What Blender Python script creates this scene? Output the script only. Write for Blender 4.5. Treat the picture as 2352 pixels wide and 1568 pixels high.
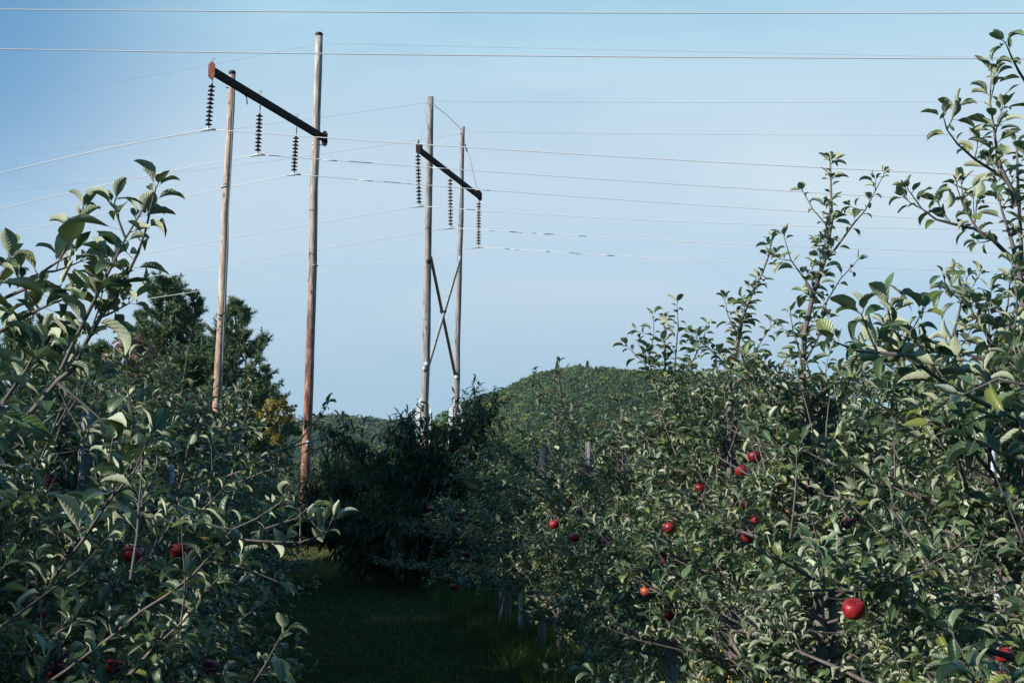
import bpy, math, random
import numpy as np
from math import radians, sin, cos, pi
R = np.random.default_rng(7)
for o in list(bpy.data.objects): bpy.data.objects.remove(o)
SC = bpy.context.scene
COL = SC.collection

# ------------------------------------------------------------------ camera, sky, sun
EYE = 1.7
PITCH = math.atan(0.112)
cam = bpy.data.cameras.new('camera'); camo = bpy.data.objects.new('camera', cam); COL.objects.link(camo)
cam.lens = 50; cam.sensor_width = 36; cam.clip_end = 20000; cam.clip_start = 0.05
camo.location = (0, 0, EYE); camo.rotation_euler = (pi/2 + PITCH, 0, 0)
SC.camera = camo
SUN_EL = radians(25.5); SUN_AZ = radians(62)          # azimuth measured from straight behind the camera towards the left
sdir = np.array([-sin(SUN_AZ)*cos(SUN_EL), -cos(SUN_AZ)*cos(SUN_EL), sin(SUN_EL)])
w = bpy.data.worlds.new('World'); SC.world = w; w.use_nodes = True
nt = w.node_tree; nt.nodes.clear()
out = nt.nodes.new('ShaderNodeOutputWorld'); bg = nt.nodes.new('ShaderNodeBackground')
sky = nt.nodes.new('ShaderNodeTexSky'); sky.sky_type = 'NISHITA'; sky.sun_disc = False
sky.sun_elevation = SUN_EL; sky.sun_rotation = math.atan2(sdir[0], sdir[1])
sky.air_density = 1.0; sky.dust_density = 0.6; sky.ozone_density = 1.0
tc = nt.nodes.new('ShaderNodeTexCoord')
mp = nt.nodes.new('ShaderNodeMapping'); mp.inputs['Scale'].default_value = (1.0, 1.0, 3.8); mp.inputs['Rotation'].default_value = (0.1, 0.35, 0.2)
n1 = nt.nodes.new('ShaderNodeTexNoise'); n1.inputs['Scale'].default_value = 3.0; n1.inputs['Detail'].default_value = 6; n1.inputs['Roughness'].default_value = .5; n1.inputs['Distortion'].default_value = .35
cr = nt.nodes.new('ShaderNodeMapRange'); cr.inputs['From Min'].default_value = .38; cr.inputs['From Max'].default_value = .60
cr.inputs['To Min'].default_value = .82; cr.inputs['To Max'].default_value = .98; cr.interpolation_type = 'SMOOTHSTEP'
# the open blue gap in the thin cloud, high on the left
gp = nt.nodes.new('ShaderNodeVectorMath'); gp.operation = 'DISTANCE'
gv = np.array([-0.40, 0.90, 0.31]); gv /= np.linalg.norm(gv); gp.inputs[1].default_value = gv
gm = nt.nodes.new('ShaderNodeMapRange'); gm.inputs['From Min'].default_value = .04; gm.inputs['From Max'].default_value = .24; gm.inputs['To Min'].default_value = .24; gm.inputs['To Max'].default_value = 1; gm.interpolation_type = 'SMOOTHSTEP'
mul = nt.nodes.new('ShaderNodeMath'); mul.operation = 'MULTIPLY'
mx = nt.nodes.new('ShaderNodeMix'); mx.data_type = 'RGBA'
mx.inputs['B'].default_value = (5.9, 7.4, 8.6, 1)
nt.links.new(tc.outputs['Generated'], mp.inputs[0]); nt.links.new(mp.outputs[0], n1.inputs['Vector'])
nt.links.new(n1.outputs['Fac'], cr.inputs['Value'])
nt.links.new(tc.outputs['Generated'], gp.inputs[0]); nt.links.new(gp.outputs['Value'], gm.inputs['Value'])
nt.links.new(cr.outputs[0], mul.inputs[0]); nt.links.new(gm.outputs[0], mul.inputs[1])
sz_ = nt.nodes.new('ShaderNodeSeparateXYZ'); nt.links.new(tc.outputs['Generated'], sz_.inputs[0])
# the thin cloud lies low over the country ahead; overhead and behind the sky is clear
ve = nt.nodes.new('ShaderNodeMapRange'); ve.inputs['From Min'].default_value = .38; ve.inputs['From Max'].default_value = .75; ve.inputs['To Min'].default_value = 1; ve.inputs['To Max'].default_value = .08; nt.links.new(sz_.outputs['Z'], ve.inputs['Value'])
vb = nt.nodes.new('ShaderNodeMapRange'); vb.inputs['From Min'].default_value = -.3; vb.inputs['From Max'].default_value = .6; vb.inputs['To Min'].default_value = .1; vb.inputs['To Max'].default_value = 1; nt.links.new(sz_.outputs['Y'], vb.inputs['Value'])
m3 = nt.nodes.new('ShaderNodeMath'); m3.operation = 'MULTIPLY'; m4 = nt.nodes.new('ShaderNodeMath'); m4.operation = 'MULTIPLY'
nt.links.new(ve.outputs[0], m3.inputs[0]); nt.links.new(vb.outputs[0], m3.inputs[1]); nt.links.new(m3.outputs[0], m4.inputs[0]); nt.links.new(mul.outputs[0], m4.inputs[1])
nt.links.new(m4.outputs[0], mx.inputs['Factor'])
vc = nt.nodes.new('ShaderNodeValToRGB'); ce = vc.color_ramp.elements; ce.new(.5); vc.color_ramp.interpolation = 'EASE'
for k_, (p_, c_) in enumerate([(.06, (.39, .56, .71)), (.22, (.62, .745, .83)), (.36, (.39, .64, .80))]): ce[k_].position = p_; ce[k_].color = (*c_, 1)
nt.links.new(sz_.outputs['Z'], vc.inputs[0])
vs = nt.nodes.new('ShaderNodeVectorMath'); vs.operation = 'SCALE'; vs.inputs['Scale'].default_value = 1/.105*1.06; nt.links.new(vc.outputs[0], vs.inputs[0]); nt.links.new(vs.outputs[0], mx.inputs['B'])
vt = nt.nodes.new('ShaderNodeVectorMath'); vt.operation = 'MULTIPLY'; vt.inputs[1].default_value = (.30, .95, 1.35); nt.links.new(sky.outputs[0], vt.inputs[0]); nt.links.new(vt.outputs[0], mx.inputs['A']); 
nt.links.new(mx.outputs['Result'], bg.inputs['Color']); nt.links.new(bg.outputs[0], out.inputs[0])
bg.inputs['Strength'].default_value = 0.080
sl = bpy.data.lights.new('sun', 'SUN'); sl.energy = 5.0; sl.angle = radians(.5); sl.color = (1, .95, .855)
so = bpy.data.objects.new('sun', sl); COL.objects.link(so)
from mathutils import Vector
so.rotation_euler = Vector(tuple(sdir)).to_track_quat('Z', 'Y').to_euler()
SC.view_settings.view_transform = 'Standard'; SC.view_settings.look = 'None'
SC.view_settings.exposure = 0.40; SC.view_settings.gamma = 1
SC.cycles.max_bounces = 5; SC.cycles.diffuse_bounces = 1; SC.cycles.transmission_bounces = 3; SC.cycles.glossy_bounces = 2
SC.cycles.volume_bounces = 0

def P(px, py, d):
    """photo pixel (2352 wide) and distance in metres -> point in the place"""
    u = (px-1176)/3266.7; v = (784-py)/3266.7
    y = cos(PITCH) - v*sin(PITCH); z = sin(PITCH) + v*cos(PITCH)
    return np.array([u/y*d, d, EYE + z/y*d])
def pix(p):
    p = np.atleast_2d(p); x = p[:, 0]; y = p[:, 1]; z = p[:, 2]-EYE
    f = y*cos(PITCH) + z*sin(PITCH); up = -y*sin(PITCH) + z*cos(PITCH)
    f = np.where(f > .05, f, .05)
    return 1176 + 3266.7*x/f, 784 - 3266.7*up/f, y

# ------------------------------------------------------------------ materials
def mat(name):
    m = bpy.data.materials.new(name); m.use_nodes = True; return m, m.node_tree, m.node_tree.nodes['Principled BSDF']
def ramp(t, stops, interp='LINEAR'):
    r = t.nodes.new('ShaderNodeValToRGB'); e = r.color_ramp.elements; r.color_ramp.interpolation = interp
    while len(e) < len(stops): e.new(.5)
    for k, (p, c) in enumerate(stops): e[k].position = p; e[k].color = (*c, 1)
    return r
def leaf_mat(name, top, under, top2, rough=.42, transl=.18, rare=(.45, .16, .03), rarity=.985, spec=.5, tcol=(.16, .26, .03), veins=False):
    m, t, b = mat(name); K = t.links.new
    at = t.nodes.new('ShaderNodeAttribute'); at.attribute_name = 'leafinfo'
    sp = t.nodes.new('ShaderNodeSeparateXYZ'); K(at.outputs['Vector'], sp.inputs[0])
    r1 = ramp(t, [(0, top), (.6, top2), (.86, tuple(c*1.25 for c in top2)), (.90, (top2[0]*2.1, top2[1]*1.55, top2[2]*.8)), (rarity, (top2[0]*2.4, top2[1]*1.6, top2[2]*.7)), (min(1, rarity+.003), rare)])
    r2 = ramp(t, [(0, tuple(c*.8 for c in under)), (rarity, tuple(c*1.15 for c in under)), (min(1, rarity+.003), rare)])
    geo = t.nodes.new('ShaderNodeNewGeometry'); m1 = t.nodes.new('ShaderNodeMix'); m1.data_type = 'RGBA'
    K(sp.outputs['X'], r1.inputs[0]); K(sp.outputs['X'], r2.inputs[0])
    K(geo.outputs['Backfacing'], m1.inputs['Factor']); K(r1.outputs[0], m1.inputs['A']); K(r2.outputs[0], m1.inputs['B'])
    col = m1.outputs['Result']
    if veins:
        ab = t.nodes.new('ShaderNodeMath'); ab.operation = 'ABSOLUTE'; K(sp.outputs['Y'], ab.inputs[0])
        rib = t.nodes.new('ShaderNodeMapRange'); rib.inputs['From Min'].default_value = .03; rib.inputs['From Max'].default_value = .10; rib.inputs['To Min'].default_value = 1; rib.inputs['To Max'].default_value = 0; K(ab.outputs[0], rib.inputs['Value'])
        v1 = t.nodes.new('ShaderNodeMath'); v1.operation = 'MULTIPLY'; v1.inputs[1].default_value = 50; K(sp.outputs['Z'], v1.inputs[0])
        v2 = t.nodes.new('ShaderNodeMath'); v2.operation = 'MULTIPLY_ADD'; v2.inputs[1].default_value = -13; K(ab.outputs[0], v2.inputs[0]); K(v1.outputs[0], v2.inputs[2])
        v3 = t.nodes.new('ShaderNodeMath'); v3.operation = 'SINE'; K(v2.outputs[0], v3.inputs[0])
        m2 = t.nodes.new('ShaderNodeMix'); m2.data_type = 'RGBA'; m2.inputs['B'].default_value = (.22, .26, .18, 1); mf = t.nodes.new('ShaderNodeMath'); mf.operation = 'MULTIPLY'; mf.inputs[1].default_value = .6
        K(rib.outputs[0], mf.inputs[0]); K(mf.outputs[0], m2.inputs['Factor']); K(col, m2.inputs['A']); col = m2.outputs['Result']
        nn = t.nodes.new('ShaderNodeTexNoise'); nn.inputs['Scale'].default_value = 90; tcn = t.nodes.new('ShaderNodeTexCoord'); K(tcn.outputs['Object'], nn.inputs['Vector'])
        hh = t.nodes.new('ShaderNodeMath'); hh.operation = 'MULTIPLY_ADD'; hh.inputs[1].default_value = .25; K(v3.outputs[0], hh.inputs[0]); K(nn.outputs['Fac'], hh.inputs[2])
        bp = t.nodes.new('ShaderNodeBump'); bp.inputs['Strength'].default_value = .35; bp.inputs['Distance'].default_value = .003; K(hh.outputs[0], bp.inputs['Height']); K(bp.outputs[0], b.inputs['Normal'])
    K(col, b.inputs['Base Color'])
    rr = t.nodes.new('ShaderNodeMapRange'); rr.inputs['To Min'].default_value = rough; rr.inputs['To Max'].default_value = .75
    K(geo.outputs['Backfacing'], rr.inputs['Value']); K(rr.outputs[0], b.inputs['Roughness'])
    b.inputs['Specular IOR Level'].default_value = spec
    tr = t.nodes.new('ShaderNodeBsdfTranslucent'); tr.inputs['Color'].default_value = (*tcol, 1)
    ms = t.nodes.new('ShaderNodeMixShader'); ms.inputs[0].default_value = transl
    o = t.nodes['Material Output']
    K(b.outputs[0], ms.inputs[1]); K(tr.outputs[0], ms.inputs[2]); K(ms.outputs[0], o.inputs[0])
    return m
M = {}
M['apple_leaf'] = leaf_mat('apple_leaf', (.026, .052, .020), (.38, .41, .28), (.062, .102, .038), rough=.40, transl=.08, rare=(.30, .15, .05), rarity=.9985, veins=True, spec=.6)
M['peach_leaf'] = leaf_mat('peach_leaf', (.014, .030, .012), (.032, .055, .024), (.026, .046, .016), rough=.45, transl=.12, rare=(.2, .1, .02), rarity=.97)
M['pine_needle'] = leaf_mat('pine_needle', (.055, .10, .052), (.10, .16, .08), (.12, .165, .075), rough=.6, transl=.05, rare=(.12, .08, .03), rarity=.96, spec=.3)
def wood_leaf(name, a, b_, rough=.6): return leaf_mat(name, a, tuple(x*1.1 for x in b_), b_, rough=rough, transl=.1, rare=(.17, .11, .035), rarity=.935, spec=.25)
M['broadleaf'] = wood_leaf('broadleaf', (.028, .062, .024), (.058, .098, .032))
M['dark_broadleaf'] = wood_leaf('dark_broadleaf', (.022, .050, .026), (.042, .076, .036))
M['yellow_leaf'] = wood_leaf('yellow_leaf', (.085, .075, .018), (.19, .135, .028))
M['red_leaf'] = wood_leaf('red_leaf', (.10, .055, .045), (.17, .105, .08))
M['olive_leaf'] = wood_leaf('olive_leaf', (.055, .078, .028), (.098, .112, .038))
M['dry_lit_grass'] = leaf_mat('dry_lit_grass', (.10, .085, .03), (.10, .085, .03), (.22, .17, .07), rough=.7, transl=.1, rare=(.3, .24, .1), rarity=.93, spec=.2)  # dry tan grass, also lightened to carry the sunlit strip's brightness
M['grass'] = leaf_mat('grass', (.016, .045, .011), (.016, .045, .011), (.045, .078, .016), rough=.6, transl=.15, rare=(.25, .2, .09), rarity=.93, spec=.2)

def bark(name, c1, c2, scale=40, stretch=.15, bump=.5, rough=.85):
    m, t, b = mat(name)
    tc = t.nodes.new('ShaderNodeTexCoord'); mp = t.nodes.new('ShaderNodeMapping'); mp.inputs['Scale'].default_value = (1, 1, stretch)
    n = t.nodes.new('ShaderNodeTexNoise'); n.inputs['Scale'].default_value = scale; n.inputs['Detail'].default_value = 5
    t.links.new(tc.outputs['Object'], mp.inputs[0]); t.links.new(mp.outputs[0], n.inputs['Vector'])
    r = ramp(t, [(.3, c1), (.7, c2)]); t.links.new(n.outputs['Fac'], r.inputs[0]); t.links.new(r.outputs[0], b.inputs['Base Color'])
    bp = t.nodes.new('ShaderNodeBump'); bp.inputs['Strength'].default_value = bump; bp.inputs['Distance'].default_value = .01
    t.links.new(n.outputs['Fac'], bp.inputs['Height']); t.links.new(bp.outputs[0], b.inputs['Normal'])
    b.inputs['Roughness'].default_value = rough; b.inputs['Specular IOR Level'].default_value = .25
    return m
M['bark'] = bark('bark', (.10, .085, .075), (.22, .19, .175))
M['twig'] = bark('twig', (.085, .068, .062), (.18, .155, .145), scale=25)
M['pine_bark'] = bark('pine_bark', (.06, .045, .035), (.13, .10, .08), scale=6)
M['stake_wood'] = bark('stake_wood', (.13, .12, .11), (.26, .245, .23), scale=30, stretch=.08)

def pole_mat(name, top1, top2, low1, low2, z0, z1):
    m, t, b = mat(name)
    tc = t.nodes.new('ShaderNodeTexCoord'); L = t.links.new
    mp = t.nodes.new('ShaderNodeMapping'); mp.inputs['Scale'].default_value = (1, 1, .035)
    n = t.nodes.new('ShaderNodeTexNoise'); n.inputs['Scale'].default_value = 16; n.inputs['Detail'].default_value = 8; n.inputs['Roughness'].default_value = .7
    mp2 = t.nodes.new('ShaderNodeMapping'); mp2.inputs['Scale'].default_value = (1, 1, .3)
    n2 = t.nodes.new('ShaderNodeTexNoise'); n2.inputs['Scale'].default_value = 4.5; n2.inputs['Detail'].default_value = 6; n2.inputs['Roughness'].default_value = .75
    for a, c in ((mp, n), (mp2, n2)): L(tc.outputs['Object'], a.inputs[0]); L(a.outputs[0], c.inputs['Vector'])
    rt = ramp(t, [(.35, top1), (.62, top2)]); rl = ramp(t, [(.42, low1), (.58, low2)])
    L(n.outputs['Fac'], rt.inputs[0]); L(n2.outputs['Fac'], rl.inputs[0])
    sx = t.nodes.new('ShaderNodeSeparateXYZ'); L(tc.outputs['Object'], sx.inputs[0])
    ad = t.nodes.new('ShaderNodeMath'); ad.operation = 'MULTIPLY_ADD'; ad.inputs[1].default_value = 5.; L(n2.outputs['Fac'], ad.inputs[0]); L(sx.outputs['Z'], ad.inputs[2])
    mr = t.nodes.new('ShaderNodeMapRange'); mr.inputs['From Min'].default_value = z0+2.5; mr.inputs['From Max'].default_value = z1+2.5; L(ad.outputs[0], mr.inputs['Value'])
    mx = t.nodes.new('ShaderNodeMix'); mx.data_type = 'RGBA'; L(mr.outputs[0], mx.inputs['Factor']); L(rl.outputs[0], mx.inputs['A']); L(rt.outputs[0], mx.inputs['B'])
    # dark knots and scars
    vo = t.nodes.new('ShaderNodeTexVoronoi'); vo.inputs['Scale'].default_value = 3.2
    mp3 = t.nodes.new('ShaderNodeMapping'); mp3.inputs['Scale'].default_value = (1, 1, .55); L(tc.outputs['Object'], mp3.inputs[0]); L(mp3.outputs[0], vo.inputs['Vector'])
    kr = ramp(t, [(.10, (.30, .28, .28)), (.2, (1, 1, 1))]); L(vo.outputs['Distance'], kr.inputs[0])
    mm = t.nodes.new('ShaderNodeMix'); mm.data_type = 'RGBA'; mm.blend_type = 'MULTIPLY'; mm.inputs['Factor'].default_value = 1
    n3 = t.nodes.new('ShaderNodeTexNoise'); n3.inputs['Scale'].default_value = 9; n3.inputs['Detail'].default_value = 8; n3.inputs['Roughness'].default_value = .8; mp4 = t.nodes.new('ShaderNodeMapping'); mp4.inputs['Scale'].default_value = (1, 1, .14); L(tc.outputs['Object'], mp4.inputs[0]); L(mp4.outputs[0], n3.inputs['Vector'])
    fr = ramp(t, [(.40, (.42, .36, .34)), (.50, (.92, .90, .89)), (.6, (1.12, 1.12, 1.12))]); L(n3.outputs['Fac'], fr.inputs[0])
    m6 = t.nodes.new('ShaderNodeMix'); m6.data_type = 'RGBA'; m6.blend_type = 'MULTIPLY'; m6.inputs['Factor'].default_value = 1; L(mx.outputs['Result'], m6.inputs['A']); L(fr.outputs[0], m6.inputs['B'])
    L(m6.outputs['Result'], mm.inputs['A']); L(kr.outputs[0], mm.inputs['B']); L(mm.outputs['Result'], b.inputs['Base Color'])
    bp = t.nodes.new('ShaderNodeBump'); bp.inputs['Strength'].default_value = .6; bp.inputs['Distance'].default_value = .03
    L(n.outputs['Fac'], bp.inputs['Height']); L(bp.outputs[0], b.inputs['Normal']); b.inputs['Roughness'].default_value = .85
    return m
M['pole_tan'] = pole_mat('pole_tan', (.30, .18, .115), (.66, .53, .44), (.24, .11, .06), (.58, .35, .24), 4, 9)
M['pole_brown'] = pole_mat('pole_brown', (.30, .21, .17), (.62, .54, .49), (.11, .042, .028), (.42, .19, .13), 6, 15)
M['pole_grey'] = pole_mat('pole_grey', (.20, .17, .165), (.42, .375, .36), (.20, .14, .125), (.44, .33, .29), 2, 7)
def plain(name, c, rough=.6, metal=0, spec=.5, noise=None):
    m, t, b = mat(name); b.inputs['Base Color'].default_value = (*c, 1); b.inputs['Roughness'].default_value = rough
    b.inputs['Metallic'].default_value = metal; b.inputs['Specular IOR Level'].default_value = spec
    if noise:
        n = t.nodes.new('ShaderNodeTexNoise'); n.inputs['Scale'].default_value = noise; n.inputs['Detail'].default_value = 5
        tc = t.nodes.new('ShaderNodeTexCoord'); t.links.new(tc.outputs['Object'], n.inputs['Vector'])
        r = ramp(t, [(.3, tuple(x*.65 for x in c)), (.7, tuple(min(1, x*1.3) for x in c))]); t.links.new(n.outputs['Fac'], r.inputs[0]); t.links.new(r.outputs[0], b.inputs['Base Color'])
    return m
M['arm_steel'] = plain('arm_steel', (.030, .016, .016), .85, spec=.2, noise=3)
M['rust'] = plain('rust', (.17, .035, .022), .8, noise=9)
M['porcelain'] = plain('porcelain', (.040, .016, .012), .22, noise=4)
M['red_porcelain'] = plain('red_porcelain', (.13, .055, .040), .35, noise=6)
M['galv'] = plain('galv', (.36, .37, .38), .5, .3, noise=8)
M['wire'] = plain('wire', (.56, .55, .56), .6, 0)
M['thin_wire'] = plain('thin_wire', (.30, .32, .35), .6, 0)
M['damper'] = plain('damper', (.48, .49, .51), .5, .1)
M['cap'] = plain('cap', (.012, .012, .014), .6)
M['silver_guard'] = plain('silver_guard', (.62, .65, .67), .45, .25, noise=5)
M['white_plastic'] = plain('white_plastic', (.50, .52, .54), .5, noise=14)
M['brace_brown'] = bark('brace_brown', (.16, .085, .04), (.26, .15, .08), scale=8, stretch=.3)
M['brace_grey'] = bark('brace_grey', (.30, .31, .32), (.46, .47, .47), scale=8, stretch=.3)
M['sign_white'] = plain('sign_white', (.7, .68, .66), .6)
M['sign_red'] = plain('sign_red', (.5, .05, .04), .6)
M['tag_blue'] = plain('tag_blue', (.35, .43, .5), .5)
M['yellow_flower'] = plain('yellow_flower', (.55, .40, .05), .8)
def apple_mat(name, c1, c2, c3):
    m, t, b = mat(name); tc = t.nodes.new('ShaderNodeTexCoord'); L = t.links.new
    mp = t.nodes.new('ShaderNodeMapping'); mp.inputs['Scale'].default_value = (1, 1, .25)
    n = t.nodes.new('ShaderNodeTexNoise'); n.inputs['Scale'].default_value = 60; n.inputs['Detail'].default_value = 4
    n2 = t.nodes.new('ShaderNodeTexNoise'); n2.inputs['Scale'].default_value = 16
    L(tc.outputs['Object'], mp.inputs[0]); L(mp.outputs[0], n.inputs['Vector']); L(tc.outputs['Object'], n2.inputs['Vector'])
    a = t.nodes.new('ShaderNodeMath'); a.operation = 'ADD'; L(n.outputs['Fac'], a.inputs[0]); L(n2.outputs['Fac'], a.inputs[1])
    r = ramp(t, [(.0, c1), (.5, c1), (.62, c2), (.74, c3)]); mr = t.nodes.new('ShaderNodeMath'); mr.operation = 'MULTIPLY'; mr.inputs[1].default_value = .55
    L(a.outputs[0], mr.inputs[0]); L(mr.outputs[0], r.inputs[0]); L(r.outputs[0], b.inputs['Base Color'])
    b.inputs['Roughness'].default_value = .42; b.inputs['Specular IOR Level'].default_value = .4
    return m
M['apple_red'] = apple_mat('apple_red', (.25, .012, .020), (.31, .020, .026), (.42, .06, .04))
M['apple_dark'] = apple_mat('apple_dark', (.13, .008, .013), (.17, .010, .015), (.22, .016, .018))  # darker copy of the red skin, shade put into its colour
M['apple_orange'] = apple_mat('apple_orange', (.45, .07, .035), (.58, .20, .06), (.62, .33, .10))

def ground_mat():
    m, t, b = mat('ground'); tc = t.nodes.new('ShaderNodeTexCoord'); L = t.links.new
    n = t.nodes.new('ShaderNodeTexNoise'); n.inputs['Scale'].default_value = .6; n.inputs['Detail'].default_value = 9; n.inputs['Roughness'].default_value = .65
    n2 = t.nodes.new('ShaderNodeTexNoise'); n2.inputs['Scale'].default_value = 9; n2.inputs['Detail'].default_value = 8
    L(tc.outputs['Object'], n.inputs['Vector']); L(tc.outputs['Object'], n2.inputs['Vector'])
    mm = t.nodes.new('ShaderNodeMath'); mm.operation = 'MULTIPLY_ADD'; mm.inputs[1].default_value = .5; L(n2.outputs['Fac'], mm.inputs[0])
    m5 = t.nodes.new('ShaderNodeMath'); m5.operation = 'MULTIPLY'; m5.inputs[1].default_value = .5; L(n.outputs['Fac'], m5.inputs[0]); L(m5.outputs[0], mm.inputs[2])
    r = ramp(t, [(.35, (.010, .020, .007)), (.5, (.022, .038, .011)), (.6, (.06, .06, .024)), (.7, (.10, .085, .04))])
    L(mm.outputs[0], r.inputs[0]); L(r.outputs[0], b.inputs['Base Color']); b.inputs['Roughness'].default_value = .95; b.inputs['Specular IOR Level'].default_value = .1
    bp = t.nodes.new('ShaderNodeBump'); bp.inputs['Distance'].default_value = .05; L(n2.outputs['Fac'], bp.inputs['Height']); L(bp.outputs[0], b.inputs['Normal'])
    return m
M['ground'] = ground_mat()
M['hill'] = plain('hill', (.045, .06, .02), .95, spec=.1, noise=.05)

# ------------------------------------------------------------------ mesh building
class MB:
    def __init__(s): s.v = []; s.f = []; s.t = []; s.a = []; s.n = 0
    def add(s, v, quads=None, tris=None, var=None):
        v = np.asarray(v, float).reshape(-1, 3)
        if quads is not None and len(quads): s.f.append(np.asarray(quads, np.int64).reshape(-1, 4) + s.n)
        if tris is not None and len(tris): s.t.append(np.asarray(tris, np.int64).reshape(-1, 3) + s.n)
        s.v.append(v); a = np.zeros((len(v), 3)); a[:, 0] = .5
        if var is not None:
            var = np.asarray(var, float)
            if var.ndim == 2: a[:] = var
            else: a[:, 0] = var
        s.a.append(a); s.n += len(v)
    def mesh(s, name, m, origin=(0, 0, 0), smooth=True):
        v = np.concatenate(s.v) - np.asarray(origin, float)
        f = np.concatenate(s.f) if s.f else np.zeros((0, 4), np.int64); t = np.concatenate(s.t) if s.t else np.zeros((0, 3), np.int64)
        me = bpy.data.meshes.new(name); me.vertices.add(len(v)); me.vertices.foreach_set('co', v.astype(np.float32).ravel())
        loops = np.concatenate([f.ravel(), t.ravel()]).astype(np.int32); me.loops.add(len(loops)); me.loops.foreach_set('vertex_index', loops)
        st = np.concatenate([np.arange(len(f))*4, len(f)*4 + np.arange(len(t))*3]).astype(np.int32)
        me.polygons.add(len(st)); me.polygons.foreach_set('loop_start', st)
        me.polygons.foreach_set('use_smooth', np.full(len(st), smooth))
        at = me.attributes.new('leafinfo', 'FLOAT_VECTOR', 'POINT'); at.data.foreach_set('vector', np.concatenate(s.a).astype(np.float32).ravel())
        me.materials.append(m); me.update(calc_edges=True); return me
    def obj(s, name, m, parent=None, origin=(0, 0, 0), smooth=True):
        """the mesh as one object; origin is where its parent (or itself) stands"""
        o = bpy.data.objects.new(name, s.mesh(name, m, origin, smooth)); COL.objects.link(o)
        if parent is not None: o.parent = parent
        else: o.location = origin
        return o
def empty(name, loc, label, cat, group=None):
    o = bpy.data.objects.new(name, None); o.empty_display_size = .2; COL.objects.link(o); o.location = tuple(loc)
    return tag(o, label, cat, group)
def tag(o, label=None, cat=None, group=None, kind=None):
    if label: o['label'] = label
    if cat: o['category'] = cat
    if group: o['group'] = group
    if kind: o['kind'] = kind
    return o
def copy_tree(o, parent=None):
    c = o.copy(); COL.objects.link(c)
    if parent is not None: c.parent = parent
    for ch in list(o.children): copy_tree(ch, c)
    return c
def nrm(a): return a/np.maximum(np.linalg.norm(a, axis=-1, keepdims=True), 1e-9)
def tube(mb, pts, rad, ns=6, cap=True, var=None):
    pts = np.asarray(pts, float); k = len(pts); rad = np.broadcast_to(rad, (k,))
    T = nrm(np.gradient(pts, axis=0)); ref = np.array([0, 0, 1.]) if abs(T[0][2]) < .9 else np.array([1., 0, 0])
    A = nrm(np.cross(T, ref)); B = np.cross(T, A)
    an = np.arange(ns)*2*pi/ns
    ring = pts[:, None] + rad[:, None, None]*(np.cos(an)[None, :, None]*A[:, None] + np.sin(an)[None, :, None]*B[:, None])
    i = np.arange(k-1)[:, None]*ns; j = np.arange(ns)[None]; j2 = (j+1) % ns
    q = np.stack([i+j, i+j2, i+ns+j2, i+ns+j], -1).reshape(-1, 4)
    v = ring.reshape(-1, 3); tr = []
    if cap:
        v = np.vstack([v, pts[0], pts[-1]]); c0 = k*ns; c1 = c0+1; e = (k-1)*ns
        for a in range(ns):
            b = (a+1) % ns; tr += [[c0, b, a], [c1, e+a, e+b]]
    mb.add(v, q, tr, var)
def box(mb, c, size, ax=None):
    ax = np.eye(3) if ax is None else np.asarray(ax); s = np.asarray(size)/2
    v = [np.asarray(c) + ax[0]*sx*s[0] + ax[1]*sy*s[1] + ax[2]*sz*s[2] for sx in (-1, 1) for sy in (-1, 1) for sz in (-1, 1)]
    mb.add(v, [[0, 1, 3, 2], [4, 6, 7, 5], [0, 4, 5, 1], [2, 3, 7, 6], [0, 2, 6, 4], [1, 5, 7, 3]])
def lathe(mb, prof, c, ax=(0, 0, 1), ns=14):
    prof = np.asarray(prof, float); ax = nrm(np.asarray(ax, float)); ref = np.array([1., 0, 0]) if abs(ax[0]) < .9 else np.array([0, 1., 0])
    A = nrm(np.cross(ax, ref)); B = np.cross(ax, A); an = np.arange(ns)*2*pi/ns
    v = np.asarray(c) + prof[:, 1][:, None, None]*ax + prof[:, 0][:, None, None]*(np.cos(an)[None, :, None]*A + np.sin(an)[None, :, None]*B)
    k = len(prof); i = np.arange(k-1)[:, None]*ns; j = np.arange(ns)[None]; j2 = (j+1) % ns
    mb.add(v.reshape(-1, 3), np.stack([i+j, i+j2, i+ns+j2, i+ns+j], -1).reshape(-1, 4))

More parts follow.
